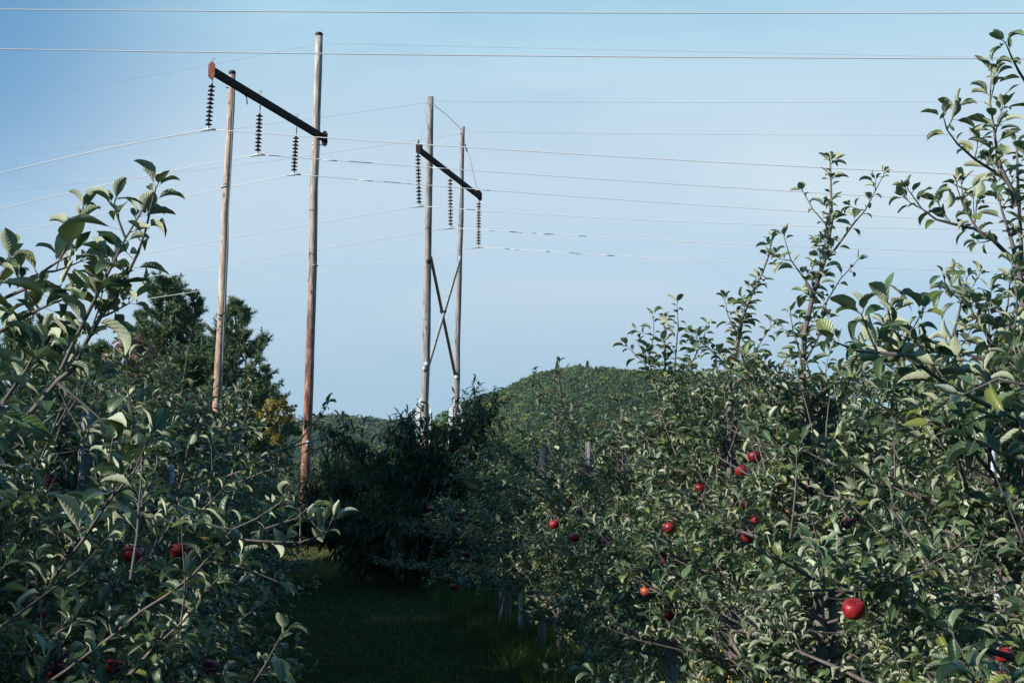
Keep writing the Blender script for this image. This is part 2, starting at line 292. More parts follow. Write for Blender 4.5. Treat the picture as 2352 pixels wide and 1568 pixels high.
def leaves(mb, pos, D, N, L, W, bend, fold, ns=5, nc=4, wave=.06, var=None, petiole=None, shape=.85):
    """n curved, folded leaf blades at once"""
    n = len(pos)
    if n == 0: return
    D = nrm(D); N = nrm(N - D*np.sum(D*N, 1, keepdims=True)); S = np.cross(D, N)
    if petiole is not None:
        p2 = pos + D*petiole[:, None]
        hw = (S*.0016)
        hn = (N*.0016)
        v = np.stack([pos-hw, pos+hw, p2+hw, p2-hw], 1).reshape(-1, 3)
        mb.add(v, np.arange(n*4).reshape(-1, 4), var=np.repeat(var, 4)); pos = p2
    s = np.linspace(0, 1, ns+1); ds = 1/ns
    ph = -bend[:, None]*(s[None]**1.2) ; c = np.cos(ph); q = np.sin(ph)
    dirn = c[..., None]*D[:, None] + q[..., None]*N[:, None]; nn = -q[..., None]*D[:, None] + c[..., None]*N[:, None]
    cen = pos[:, None] + np.concatenate([np.zeros((n, 1, 3)), np.cumsum((dirn[:, :-1]+dirn[:, 1:])/2*ds, 1)], 1)*L[:, None, None]
    wd = np.sin(pi*np.clip(s, 0, 1)**shape)**.75; wd[0] = .04; wd[-1] = .0
    tt = np.linspace(-1, 1, nc+1)
    phs = R.uniform(0, 6.28, (n, 1)); sgn = R.uniform(-.5, .5, (n, 1))
    fa = fold[:, None]*(1 + .3*np.sin(s[None]*5+phs))
    v = np.empty((n, ns+1, nc+1, 3))
    for k, t in enumerate(tt):
        a = fa*(abs(t)**.6)*1.0
        side = np.cos(a)*t; up = np.sin(a)*abs(t)
        wv = wave*np.sin(s[None]*9 + phs + (2 if t > 0 else 0))*abs(t) + sgn*t*.25*s[None]
        v[:, :, k] = cen + (side[..., None]*S[:, None] + (up+wv)[..., None]*nn)*(wd[None]*W[:, None])[..., None]
    m_ = (ns+1)*(nc+1)
    i = np.arange(ns)[:, None]*(nc+1); j = np.arange(nc)[None]
    q4 = np.stack([i+j, i+j+nc+1, i+j+nc+2, i+j+1], -1).reshape(-1, 4)[None] + np.arange(n)[:, None, None]*m_
    q4 = q4[..., ::-1]
    vv = np.zeros((n, ns+1, nc+1, 3)); vv[..., 0] = (var if var is not None else R.random(n))[:, None, None]; vv[..., 1] = tt[None, None, :]; vv[..., 2] = s[None, :, None]
    mb.add(v.reshape(-1, 3), q4.reshape(-1, 4), var=vv.reshape(-1, 3))

def curve(p, d, L, n, up=0., wig=.1, rng=R):
    """a wandering shoot of length L, bent towards +z by up"""
    pts = [np.asarray(p, float)]; d = nrm(np.asarray(d, float)); st = L/n
    for _ in range(n):
        d = nrm(d + np.array([0, 0, up])/n + rng.normal(0, wig, 3)/math.sqrt(n)); pts.append(pts[-1] + d*st)
    return np.array(pts)
def samp(pts, spacing, start=.0, end=1.):
    seg = np.linalg.norm(np.diff(pts, axis=0), axis=1); cs = np.concatenate([[0], np.cumsum(seg)]); tot = cs[-1]
    s = np.arange(tot*start + spacing*.5, tot*end+1e-6, spacing)
    if len(s) == 0: s = np.array([tot*end])
    p = np.stack([np.interp(s, cs, pts[:, k]) for k in range(3)], 1)
    p2 = np.stack([np.interp(np.minimum(s+.01, tot), cs, pts[:, k]) for k in range(3)], 1); p1 = np.stack([np.interp(np.maximum(s-.01, 0), cs, pts[:, k]) for k in range(3)], 1)
    return p, nrm(p2-p1), s/tot

# ------------------------------------------------------------------ apples: where the photograph shows them (pixel, pixel, width in px, look, visible)
APPLES = [
 (1961,1398,56,'red',1,'large glossy red apple low in front of the thick trunk, biggest on the right row'),
 (1320,1233,26,'red',1,'round red apple, lower of the two at the left edge of the sunlit right row'),
 (1273,1203,25,'red',1,'round red apple at the very tip of the right row, leftmost sunlit one'),
 (1390,1241,22,'red',.7,'small red apple partly under a leaf, right of the pair at the row edge'),
 (1538,1212,30,'red',.8,'red apple with a leaf shadow across it, alone in the middle of the right row'),
 (1483,1358,27,'orange',1,'orange and yellow blushed apple low in the right row'),
 (1945,1202,28,'dark',.8,'dark shaded apple hanging above the large glossy one'),
 (2247,1100,16,'red',1,'small red apple just left of the white stake at far right'),
 (2283,1110,15,'dark',.7,'small dark apple right under the white stake at far right'),
 (1733,1048,33,'dark',.8,'dark red apple at the top of the apple cluster in the right row'),
 (1703,1080,32,'red',.7,'red apple half behind leaves, second from top in the cluster'),
 (1609,1120,30,'dark',.6,'dark red apple left of the cluster, beside a yellowed leaf'),
 (1709,1154,27,'red',.6,'red apple split by leaves in the middle of the cluster'),
 (1737,1194,27,'red',.6,'red apple near the bottom of the cluster'),
 (1716,1234,34,'dark',.5,'almost black shaded apple at the bottom of the cluster'),
 (1855,1118,17,'red',.5,'small red apple right of the cluster under a long leaf'),
 (1812,1178,18,'orange',.6,'small orange red apple between cluster and dark apple'),
 (1331,1174,15,'red',.6,'tiny red apple above the pair at the row edge'),
 (1308,1153,14,'dark',.4,'tiny dark red apple topmost at the row edge'),
 (1525,1288,20,'red',.5,'red apple mostly hidden under the lone apple with a leaf shadow'),
 (1566,1286,20,'red',.6,'small bright red apple low to the right of the hidden one'),
 (1414,1384,18,'red',.5,'red apple peeking through leaves below left of the orange one'),
 (1451,1452,17,'red',.6,'small bright red apple low on the dangling branch'),
 (1533,1413,30,'dark',.2,'dark apple with one pale leaf across it above the wooden post'),
 (1625,1455,16,'red',.7,'small red apple low between the two wooden posts'),
 (2306,1503,42,'red',.8,'large red apple in the bottom right corner'),
 (2300,1556,38,'red',.5,'large red apple cut by the bottom edge at right'),
 (1783,1281,15,'red',.5,'tiny red apple on the long thin branch of the near tree'),
 (1868,1528,24,'orange',.5,'orange apple at the foot of the thick trunk'),
 (2017,1390,17,'red',.5,'small red apple just right of the large glossy one'),
 (1928,1360,16,'red',.5,'small red apple just above left of the large glossy one'),
 (2117,1442,15,'red',.5,'tiny red apple right of the large glossy one and lower'),
 (2268,1318,13,'red',.5,'tiny red apple high above the bottom right corner'),
 (2250,1183,13,'red',.5,'tiny red apple below the white stake at far right'),
 (303,1273,46,'red',.7,'bright red apple in the left foreground tree'),
 (412,1262,46,'dark',.4,'red apple crossed by a leaf, right of the bright one in the left tree'),
 (193,1068,32,'dark',.7,'dull red apple right of the grey stake in the left tree'),
 (115,1104,34,'dark',.5,'dark apple left of the grey stake in the left tree'),
 (96,1409,27,'red',.7,'small bright red apple low in the left tree'),
 (130,1543,50,'dark',.5,'dark orange red apple at the bottom left edge'),
 (265,1530,46,'dark',.6,'dark red apple near the bottom, second from the left edge'),
 (486,1530,38,'dark',.6,'nearly black apple low on the shaded side of the left tree'),
 (690,1238,16,'dark',.6,'tiny dark red apple behind the branch reaching into the aisle'),
 (1042,1348,20,'dark',1,'dark red apple low over the shaded grass aisle'),
 (988,1168,15,'dark',.8,'small dark red apple high in the shaded middle trees'),
 (1055,1180,14,'dark',.6,'small dark apple next to the high one in the shaded trees'),
 (1072,1272,20,'dark',.5,'dark apple right of the leaning dark trunk'),
 (1207,1335,15,'dark',.5,'small dark apple deep in the shaded right row'),
 (1075,1310,13,'dark',.5,'small dark apple just right of the dark trunk foot'),
]
def row_right(d): return 2.372 - .126*d
def row_left(d): return -1.2 - .126*d
APOS = []
for (x, y, w_, look, vis, lab) in APPLES:
    d = .080*3266.7/w_
    if x < 800: d = min(d, 9)
    if 980 < x < 1216: d = 17.5 if w_ < 16 else 15.5
    APOS.append((P(x, y, d), .040, vis, w_*d/3266.7/2))
WINDOWS = [(2276,1030,1098,6,12.8,1), (1676,945,1085,7,8.5,.9), (1351,1015,1100,6,13.3,.85), (1427,1040,1085,7,11.8,.9), (1246,1030,1090,6,15.9,.9), (158,880,1130,12,6.3,.75),
           (1892,895,990,14,6.8,.7), (1892,1370,1520,18,6.8,.8), (1195,1130,1165,5,18,.9), (1168,1350,1440,9,19,.9), (1143,1360,1430,6,19,.8), (1536,1470,1568,18,10.1,.9), (402,1060,1120,8,10.5,.7), (1676,1395,1568,12,8.5,.6),
           (502,770,860,10,50,.75), (497,860,945,8,50,.5), (704,940,1150,12,56,.8)]
def HASH(p): return np.mod(np.abs(np.sin(p[:, 0]*12.9898+p[:, 2]*78.233)*43758.5453), 1)
def clear_of_apples(pos, reach=.030):
    px, py, d = pix(pos); keep = np.ones(len(pos), bool)
    for (ap, r, vis, rr), A_ in zip(APOS, APPLES):
        near = (d < ap[1]+.02)
        rad = A_[2]*.5 + reach*3266.7/np.maximum(d, .5)*.55
        hit = near & ((px-A_[0])**2 + (py-A_[1])**2 < (rad*(.55+.55*vis))**2)
        if vis < .75: hit &= HASH(pos) < .50 + .48*vis
        keep &= ~hit
    for (ap, r, vis, rr), A_ in zip(APOS, APPLES):                # the lit apples hang free towards the sun
        if vis >= .8 and A_[3] != 'dark':
            q = pos-ap; t = q@sdir; off = np.linalg.norm(q - t[:, None]*sdir, axis=1); keep &= ~((t > 0) & (t < .7) & (off < .05))
    for (px0, y0, y1, hw, dd, pr) in WINDOWS:                     # gaps through which a post or pole shows
        k = (d < dd) & (np.abs(px-px0) < hw + .03*3266.7/np.maximum(d, .5)) & (py > y0) & (py < y1) & (HASH(pos) < pr); keep &= ~k
    return keep

# ------------------------------------------------------------------ apple trees
def add_leafy(acc, pts, spacing, size=1., start=.05, rng=R, tip=True, clump=0):
    p, T, s = samp(pts, spacing, start)
    if len(p) == 0: return
    ang = np.arange(len(p))*2.4 + rng.uniform(0, 6.28) + rng.normal(0, .35, len(p))
    sz = size*rng.uniform(.45, 1.15, len(p))*(1-.35*s**3)
    acc.append((p, T, ang, sz, np.zeros(len(p))))
    if tip:
        k = 4; acc.append((np.repeat(pts[-1:], k, 0), np.repeat(T[-1:], k, 0), np.arange(k)*1.9+rng.uniform(0, 6), size*rng.uniform(.45, .8, k), np.ones(k)*.9))
    if clump:                                       # spur rosettes
        sp, sT, _ = samp(pts, clump, .1)
        for q, tt in zip(sp, sT):
            k = int(rng.integers(4, 7)); off = rng.normal(0, .02, 3) + np.array([0, 0, .01])
            acc.append((np.repeat((q+off)[None], k, 0), np.repeat(nrm(tt*.4+np.array([0, 0, .8])+rng.normal(0, .4, 3))[None], k, 0), np.arange(k)*2*pi/k+rng.uniform(0, 6), size*rng.uniform(.6, 1.1, k), np.ones(k)*.35))
def leaf_mesh(acc, lod, size, keepfn=None, rng=R):
    p = np.concatenate([a[0] for a in acc]); T = np.concatenate([a[1] for a in acc]); ang = np.concatenate([a[2] for a in acc]); sz = np.concatenate([a[3] for a in acc]); up = np.concatenate([a[4] for a in acc])
    if keepfn is not None:
        k = np.ones(len(p), bool)
        p, T, ang, sz, up = p[k], T[k], ang[k], sz[k], up[k]
    n = len(p)
    ref = np.where(np.abs(T[:, 2:3]) < .9, np.array([[0, 0, 1.]]), np.array([[1., 0, 0]])); A = nrm(np.cross(T, ref)); B = np.cross(T, A)
    rad = np.cos(ang)[:, None]*A + np.sin(ang)[:, None]*B
    tw = (.45 + .9*up + rng.normal(0, .22, n))[:, None]
    D = nrm(rad + T*tw + np.array([0, 0, .12]))
    D[:, 2] = np.clip(D[:, 2], -.35, 2); D = nrm(D)
    N = nrm(np.array([0, 0, 1.]) + T*.55 - D*.1 + rng.normal(0, .42, (n, 3)))
    L = .085*size*sz; W = L*rng.uniform(.22, .33, n)
    if keepfn is not None:
        k = keepfn(p) & keepfn(p + D*(.02+L*.5)[:, None]) & keepfn(p + (D*(.02+L*.85)[:, None]) - np.array([0, 0, .015])); p, D, N, L, W, sz = p[k], D[k], N[k], L[k], W[k], sz[k]; n = len(p)
    mb = MB(); ns, nc = {0: (6, 4), 1: (4, 2), 2: (3, 2), 3: (2, 2)}[lod]
    leaves(mb, p, D, N, L, W, rng.uniform(.25, 1.5, n), rng.uniform(.12, 1.2, n), ns, nc, .12, rng.random(n), (.022*sz if lod < 2 else None))
    return mb, n
def fruit_tree(name, d, x0, lean_top, H, lod, label, group, seed, leader=None, reach=1.0, guided=(), dens=1., parent_apples=True, dense_top=None, loc=None, zlow=.55, side_bias=None):
    if d > 11: zlow = .38
    rng = np.random.default_rng(seed); base = np.array([x0, d, 0.]) if loc is None else np.array(loc, float)
    tr = MB(); br = MB(); acc = []
    if leader is None:
        k = 9; zz = np.linspace(0, 1, k); ld = np.stack([base[0]+lean_top[0]*zz+rng.normal(0, .02, k)*zz, base[1]+lean_top[1]*zz+rng.normal(0, .02, k)*zz, H*zz], 1); ld[0] = base; top_pts = ld
    else:
        lp = [P(a, b, d) for a, b in leader][::-1]
        low = lp[0]; ld = np.vstack([base, base*.6+np.array([low[0], low[1], low[2]])*.4 + [0, 0, 0], *lp]); ld[1][2] = low[2]*.45
        top_pts = ld
    H = ld[-1][2]; rr = np.interp(ld[:, 2], [0, H*.5, H], [.034, .022, .004]); tube(tr, ld, rr, 8)
    dt = dense_top or H*.93
    add_leafy(acc, ld[ld[:, 2] > H*.55] if (ld[:, 2] > H*.55).sum() > 2 else ld[-3:], .035, 1., 0, rng, clump=.10)
    nlat = int(30*dens); ph = rng.uniform(0, 6.28)
    for i in range(nlat):
        f = (i+.5)/nlat; z = zlow + (dt-zlow)*f**1.05; ph += 2.4
        p0 = np.array([np.interp(z, ld[:, 2], ld[:, c]) for c in range(3)])
        Lb = reach*(1.02*(1-f)**.55 + .30)*rng.uniform(.6, 1.1)
        el = rng.uniform(.05, .45) + .45*f
        if 9 < d < 14: Lb *= min(1, .35+.45*z)
        dr = np.array([cos(ph)*cos(el), sin(ph)*cos(el), sin(el)])
        if side_bias is not None: dr = nrm(dr + np.asarray(side_bias))
        c = curve(p0, dr, Lb, 7, rng.uniform(-.35, .45), .28, rng); rb = np.linspace(.009*Lb+.003, .0022, 8)
        tube(br, c, rb, 5 if lod < 2 else 3, False); add_leafy(acc, c, .032, 1, .2, rng, clump=.085 if lod < 3 else .14)
        nsub = int(Lb*9*rng.uniform(.7, 1.2))
        for q in range(nsub):
            sq = rng.uniform(.15, .98); k0 = sq*7; a = int(k0); pp = c[a] + (c[min(a+1, 7)]-c[a])*(k0-a)
            tdir = nrm(c[min(a+1, 7)]-c[a]); outd = nrm(tdir*.7 + rng.normal(0, .65, 3) + np.array([0, 0, .45]))
            Ls = rng.uniform(.10, .34) * (1.35 if rng.random() < .16 else .9)
            s_ = curve(pp, outd, Ls, 4, rng.uniform(-.1, .7), .16, rng); tube(br, s_, np.linspace(.0035, .0014, 5), 4 if lod < 2 else 3, False)
            add_leafy(acc, s_, .026, 1, .1, rng)
    for i in range(int(12*dens)):                    # whips standing out of the top
        z = dt*rng.uniform(.72, 1.); p0 = np.array([np.interp(z, ld[:, 2], ld[:, c]) for c in range(3)]) + rng.normal(0, .12*reach, 3)*[1, 1, .3]
        s_ = curve(p0, np.array([rng.normal(0, .5), rng.normal(0, .5), 1]), rng.uniform(.25, .62)*(dt/2.8), 6, .5, .15, rng)
        tube(br, s_, np.linspace(.005, .0015, 7), 4, False); add_leafy(acc, s_, .026, 1.15, .1, rng)
    for g in guided:                                # shoots and limbs traced as they grow in the photograph: (depth, points, leaf spacing, leaf size, radius)
        dd, ptsg, sp, szg, rg = g[:5]; de = g[5] if len(g) > 5 else dd
        n_ = len(ptsg); c = np.array([P(a, b, dd+(de-dd)*k/max(1, n_-1)) for k, (a, b) in enumerate(ptsg)])
        # from the tip back to the wood it grows on
        tube(br, c[::-1], np.linspace(rg, .0018, n_), 6, False); add_leafy(acc, c[::-1], sp, szg, .0, rng)
        for k in range(n_-1):
            if rng.random() < .55 and k > 0:
                s_ = curve(c[k], nrm(rng.normal(0, .7, 3)+np.array([0, 0, .6])), rng.uniform(.05, .13), 3, .3, .1, rng); tube(br, s_, np.linspace(.003, .0015, 4), 4, False); add_leafy(acc, s_, .022, szg, .1, rng)
    def keep(p):
        k = clear_of_apples(p)
        px, py, dd = pix(p)
        k &= ~((dd < 2.35) & (dd > .1) & (np.abs(px-1176) < 1240))           # nobody held leaves this close to the lens
        if dense_top is not None and leader is not None: pass
        return k
    lf, n = leaf_mesh(acc, lod, .92 if (x0 < 0 and d < 6) or 4 < d < 9 else 1.0, keep if loc is None else None, rng)
    e = empty(name, base, label, 'apple tree', group)
    tr.obj('trunk', M['bark'], e, base); br.obj('branches', M['twig'], e, base); lf.obj('foliage', M['apple_leaf'], e, base)
    return e, n

G_R = 'apple trees of the right row'; G_L = 'apple trees of the left row'
right_guides = {
 3.4: [(2.95, [(2040,714),(2050,754),(2073,784),(2091,807),(2121,844),(2166,877),(2212,903),(2257,925),(2296,943),(2400,990),(2560,1080)], .026, 1.1, .0075, 3.4),
       (2.95, [(1920,786),(1972,807),(2016,810),(2073,814),(2093,815)], .028, 1.05, .005),
       (2.9, [(2215,905),(2290,870),(2340,880),(2420,900)], .03, 1.1, .005),
       (2.9, [(2240,1010),(2300,1040),(2380,1075),(2500,1150)], .03, 1.1, .007, 3.2)],
 5.0: [(4.8, [(2277,168),(2274,235),(2285,310),(2291,357),(2301,390),(2323,433),(2333,474)], .042, 1.15, .009),
       (4.6, [(2310,100),(2323,130),(2340,164),(2372,215),(2400,290)], .045, 1.2, .008, 4.9),
       (4.7, [(2167,269),(2175,298),(2200,332),(2238,365),(2285,395),(2306,411),(2340,450)], .045, 1.1, .007, 5),
       (4.9, [(2087,437),(2117,479),(2150,504),(2184,513),(2238,525),(2280,550),(2330,600)], .045, 1.05, .008, 5),
       (4.8, [(2197,428),(2213,474),(2238,516),(2262,545)], .042, 1.05, .005),
       (4.95, [(2290,430),(2300,480),(2320,540),(2335,600),(2347,655),(2360,760)], .026, 1.05, .013),
       (4.9, [(2220,640),(2215,670),(2207,699),(2200,733),(2187,774),(2170,860)], .045, .95, .006),
       (4.9, [(2320,640),(2315,700),(2300,760),(2290,850)], .04, .95, .006),
       (4.9, [(2070,770),(2110,790),(2190,800),(2290,840)], .04, 1., .006),
       (4.4, [(1630,1225),(1690,1235),(1740,1262),(1800,1290),(1870,1330)], .035, 1.0, .006, 4.9),
       (4.5, [(1830,1050),(1828,1110),(1822,1180),(1815,1235)], .05, 1.0, .004),
       (4.6, [(2010,1110),(2050,1170),(2090,1230),(2150,1330),(2230,1370)], .04, 1.0, .007),
       (4.6, [(1960,1340),(2030,1380),(2120,1390),(2200,1410),(2290,1440)], .07, 1.0, .009)],
 6.9: [(6.9, [(2030,400),(2010,440),(1987,483),(1961,513),(1920,570),(1890,600)], .04, 1., .007),
       (6.8, [(1844,440),(1868,482),(1895,513),(1908,540)], .04, .95, .005),
       (6.8, [(1801,545),(1817,598),(1848,641),(1871,673)], .04, 1., .006),
       (6.9, [(1969,598),(1930,641),(1899,692),(1880,774),(1850,830)], .04, 1., .006),
       (6.9, [(1905,470),(1908,540),(1890,610),(1872,670),(1862,700)], .018, 1., .01),
       (6.8, [(1880,560),(1885,610),(1875,660)], .02, .95, .008),
       (6.8, [(1815,720),(1822,760),(1838,810),(1842,850)], .04, 1.1, .006),
       (6.7, [(1740,820),(1770,850),(1810,880),(1840,905)], .03, 1., .007),
       (6.9, [(2010,780),(1985,830),(1940,870),(1885,910),(1860,925)], .03, 1., .010),
       (6.9, [(2090,870),(2020,890),(1950,930),(1870,980)], .03, 1., .010)],
 8.5: [(8.5, [(1665,690),(1672,725),(1690,760),(1696,800)], .03, 1.3, .006),
       (8.5, [(1770,750),(1745,790),(1715,830),(1690,860)], .026, 1.3, .006),
       (8.4, [(1590,770),(1630,800),(1660,830),(1685,870)], .026, 1.3, .006),
       (8.5, [(1735,665),(1712,710),(1700,770),(1690,830)], .022, 1.3, .009)],
 10.1: [(10.1, [(1555,697),(1558,750),(1552,810),(1548,880),(1545,950)], .028, 1.3, .010),
       (10.1, [(1500,725),(1502,770),(1490,820),(1500,870)], .032, 1.3, .006),
       (10.1, [(1440,795),(1475,830),(1500,860),(1535,900)], .028, 1.3, .006),
       (10.1, [(1625,750),(1605,800),(1580,850),(1556,910)], .028, 1.3, .007),
       (9.9, [(1310,945),(1330,990),(1338,1040),(1330,1100)], .05, 1.05, .006),
       (9.8, [(1235,935),(1250,985),(1262,1030),(1290,1080),(1330,1120)], .05, 1.05, .007)],
 11.7: [(11.3, [(1160,1085),(1195,1110),(1228,1130),(1262,1150),(1310,1160),(1425,1190)], .04, 1.05, .006, 11.7)],
 14.9: [(14.8, [(1285,830),(1284,870),(1280,930),(1276,990)], .035, 1.2, .008), (14.8, [(1230,850),(1240,885),(1262,930),(1284,1000)], .04, 1.1, .006),
       (14.8, [(1345,890),(1330,930),(1308,980),(1286,1030)], .03, 1.1, .006), (14.6, [(1380,885),(1372,930),(1350,980),(1288,1050)], .035, 1.1, .006)],
}
right_lead = {6.9: [(1907,372),(1909,446),(1911,509),(1895,595),(1867,680),(1849,758),(1844,829),(1845,914),(1865,1100)],
              8.5: [(1774,547),(1766,587),(1751,626),(1731,665),(1715,704),(1700,743),(1692,790),(1680,856),(1676,1000)],
              5.0: [(2335,330),(2338,420),(2345,560),(2350,700),(2335,900)]}
NT = 0
spec = [(3.4, 2.5, 2.0, 1.0, 'apple tree just outside the right frame edge whose long limb crosses the sky'),
        (5.0, 2.6, 2.08, 1.1, 'tallest apple tree at the right edge with whips reaching almost to the top wire'),
        (6.9, 3.3, 2.12, 1.05, 'sunlit apple tree with one tall leader, second tallest in the right row'),
        (8.5, 3.1, 2.12, 1.0, 'sunlit apple tree with leaning arched top, between the tallest leader and the twin tops'),
        (10.1, 3.0, 2.28, .88, 'sunlit apple tree with bushy twin tops standing before the hill'),
        (11.7, 2.4, 1.95, .72, 'last sunlit apple tree of the right row, its tip reaching left over the shade'),
        (13.3, 2.3, 1.95, .8, 'apple tree half in shade right behind the last sunlit one'),
        (14.9, 3.0, 2.1, .95, 'dark shaded apple tree with pointed top standing against the green hill')]
for i, (d, H, dt, rc, lab) in enumerate(spec):
    lod = 0 if d < 7.5 else 1 if d < 12 else 2
    e, n = fruit_tree('apple_tree', d, row_right(d), (0, 0), H, lod, lab, G_R, 100+i, right_lead.get(d), rc, right_guides.get(d, ()), (1.75 if d < 11 else 1.45) if d > 4 else .8, dense_top=dt, side_bias=(.25, 0, 0) if d == 3.4 else None); NT += n
left_guides = {
 3.25: [(2.9, [(358,432),(345,484),(335,527),(317,581),(295,625),(260,689),(230,729),(191,797),(169,847),(133,874),(60,960),(-60,1090),(-200,1200)], .019, 1.15, .007, 3.1),
        (2.95, [(317,500),(288,548),(248,628),(216,692),(173,779),(140,850)],   .022, 1.12, .005),
        (3.0, [(180,675),(122,696),(90,710),(32,740),(-60,800),(-200,900)], .026, 1.2, .0055, 3.2),
        (3.0, [(169,584),(136,599),(97,625),(72,657),(7,686),(-70,760),(-200,900)], .026, 1.2, .0055, 3.2),
        (3.0, [(20,600),(-10,660),(-60,720)], .03, 1.1, .005),
        (3.05, [(100,770),(60,850),(10,920),(-60,1000)], .03, 1.15, .006),
        (2.95, [(340,1010),(310,1080),(250,1150),(190,1240),(120,1330)], .03, 1.05, .004, 3.2),
        (2.9, [(230,960),(160,900),(133,880)], .05, 1.1, .005),
        (3.0, [(330,1040),(322,1130),(315,1230),(300,1330)], .028, 1., .0035)],
 4.85: [(4.0, [(650,1150),(590,1190),(534,1215),(497,1261),(442,1321),(382,1367),(322,1404),(258,1459),(150,1540),(0,1640)], .026, 1.12, .0055, 4.4),
        (4.1, [(762,1195),(748,1225),(690,1245),(610,1243),(540,1238),(505,1262)], .034, 1.15, .005),
        (4.2, [(715,1160),(680,1190),(620,1210),(560,1230)], .035, 1.1, .004),
        (4.2, [(640,1335),(600,1320),(570,1310),(530,1300),(480,1290)], .035, 1.05, .005),
        (3.9, [(248,1233),(184,1307),(100,1367),(0,1440)], .035, 1.05, .005),
        (4.6, [(430,1030),(424,1080),(410,1130),(400,1200)], .035, 1.1, .005),
        (4.6, [(355,1000),(362,1060),(340,1130)], .045, 1.05, .005)],
 9.65: [(9.0, [(756,922),(747,938),(735,956),(714,979),(690,1010),(640,1040),(560,1080),(470,1110)], .030, 1.1, .009, 9.6),
        (9.0, [(785,955),(762,977),(742,999),(719,1013),(660,1030),(600,1050)], .032, 1.1, .007),
        (9.1, [(700,1060),(650,1070),(600,1085),(540,1110)], .028, 1.05, .006, 9.6)],
 14.45: [(14.4, [(508,730),(510,790),(508,860),(500,930)], .035, 1.25, .008), (14.4, [(575,790),(555,830),(530,880)], .035, 1.2, .006)],
 11.25: [(11.2, [(440,760),(430,820),(420,880)], .04, 1.2, .007)]}
lspec = [(1.65, 2.0, 1.7, .55, 'leafy apple tree beside the viewer just left of the frame'),
         (3.25, 2.0, 1.6, .95, 'nearest apple tree at the left edge with big pale leaves on a long shoot'),
         (4.85, 2.0, 1.65, 1.15, 'left foreground apple tree reaching a limb of pale leaves over the aisle'),
         (6.45, 2.2, 1.95, 1.05, 'apple tree tied to the wide grey stake in the left row'),
         (8.05, 2.4, 2.1, 1.0, 'shaded apple tree between the two grey stakes of the left row'),
         (9.65, 2.5, 2.2, 1.15, 'shaded apple tree sending one limb across the brown pole'),
         (11.25, 2.6, 2.25, 1.0, 'shaded apple tree by the second grey stake of the left row'),
         (12.85, 2.6, 2.25, .95, 'shaded apple tree in front of the dark pines, left of the tan pole'),
         (14.45, 2.5, 2.1, .85, 'shaded apple tree whose top leaves stand in front of the tan pole')]
for i, (d, H, dt, rc, lab) in enumerate(lspec):
    lod = 0 if d < 6 else 1 if d < 9 else 2
    e, n = fruit_tree('apple_tree', d, row_left(d), (0, 0), H, lod, lab, G_L, 200+i, None, rc, left_guides.get(d, ()), 1.35 if d > 4 else .9, dense_top=dt); NT += n
# four kinds of tree for the rows farther off, each built once and then copied
protos = []
for k in range(4):
    e, n = fruit_tree('apple_tree', 0, 0, (R.normal(0, .08), R.normal(0, .08)), [2.9, 2.6, 3.0, 2.75][k], 2, 'x', 'x', 300+k, None, [1.1, 1.15, 1.0, 1.2][k], (), 1.25, dense_top=[2.5, 2.3, 2.6, 2.4][k], loc=(0, 0, 0)); protos.append(e)
far_p = []
for k in range(2):
    e, n = fruit_tree('apple_tree', 0, 0, (0, 0), 3.0, 3, 'x', 'x', 320+k, None, 1.2, (), .75, dense_top=2.6, loc=(0, 0, 0)); far_p.append(e)
used = set()
def put(pr, x, y, rz, s, label, group, wide=1.):
    k = id(pr); o = pr if k not in used else copy_tree(pr); used.add(k)
    o.location = (x, y, 0); o.rotation_euler = (0, 0, rz); o.scale = (s*wide, s*wide, s); o['label'] = label; o['group'] = group
    return o
i = 0
for d in np.arange(16.5, 22.2, 1.6):
    put(protos[i % 4], row_right(d)+R.normal(0, .06), d, R.uniform(0, 6.28), R.uniform(.80, .88), 'dark shaded apple tree of the right row between hill and grass aisle', 'shaded apple trees in the middle of the right row', 1.32); i += 1
for d in np.arange(16.05, 38, 1.6):
    put(protos[i % 4], row_left(d)-.25-(.35 if d > 22 else 0)+R.normal(0, .06), d, R.uniform(0, 6.28), R.uniform(.82, .90), 'dark shaded apple tree in the far part of the left row before the pines', 'shaded apple trees in the far left row'); i += 1
for d in np.arange(-7.5, 17, 1.5):  # unseen stretch of this row, scaled taller to deepen the left row's shade
    put(protos[i % 4], row_left(d)-3.4+R.normal(0, .06), d, R.uniform(0, 6.28), R.uniform(1.22, 1.36), 'apple tree of the second row to the left, outside the frame beside the viewer', 'apple trees of the second row left, outside the frame'); i += 1
for d in (-1.5, .05):
    put(protos[i % 4], row_left(d)-.25, d, R.uniform(0, 6.28), .8, 'apple tree of the left row standing behind the viewer', 'apple trees behind the viewer'); i += 1
for d in np.arange(12.9, 38, 1.6):
    put(protos[i % 4], row_right(d)+3.6+R.normal(0, .06), d, R.uniform(0, 6.28), R.uniform(.78, .9), 'small leaved apple tree in the second row to the right, seen behind the sunlit row', 'apple trees of the second row right'); i += 1
for d in np.arange(22, 46, 2.4):
    put(far_p[i % 2], row_right(d)+7.3+R.normal(0, .1), d, R.uniform(0, 6.28), R.uniform(.8, .95), 'apple tree in the third row to the right, glimpsed between nearer crowns', 'apple trees of the third row right'); i += 1
for d in np.arange(18, 39, 1.9):
    put(far_p[i % 2], row_left(d)-3.6+R.normal(0, .1), d, R.uniform(0, 6.28), R.uniform(.95, 1.1), 'apple tree in the second row to the left, behind the dark left row', 'apple trees of the second row left'); i += 1
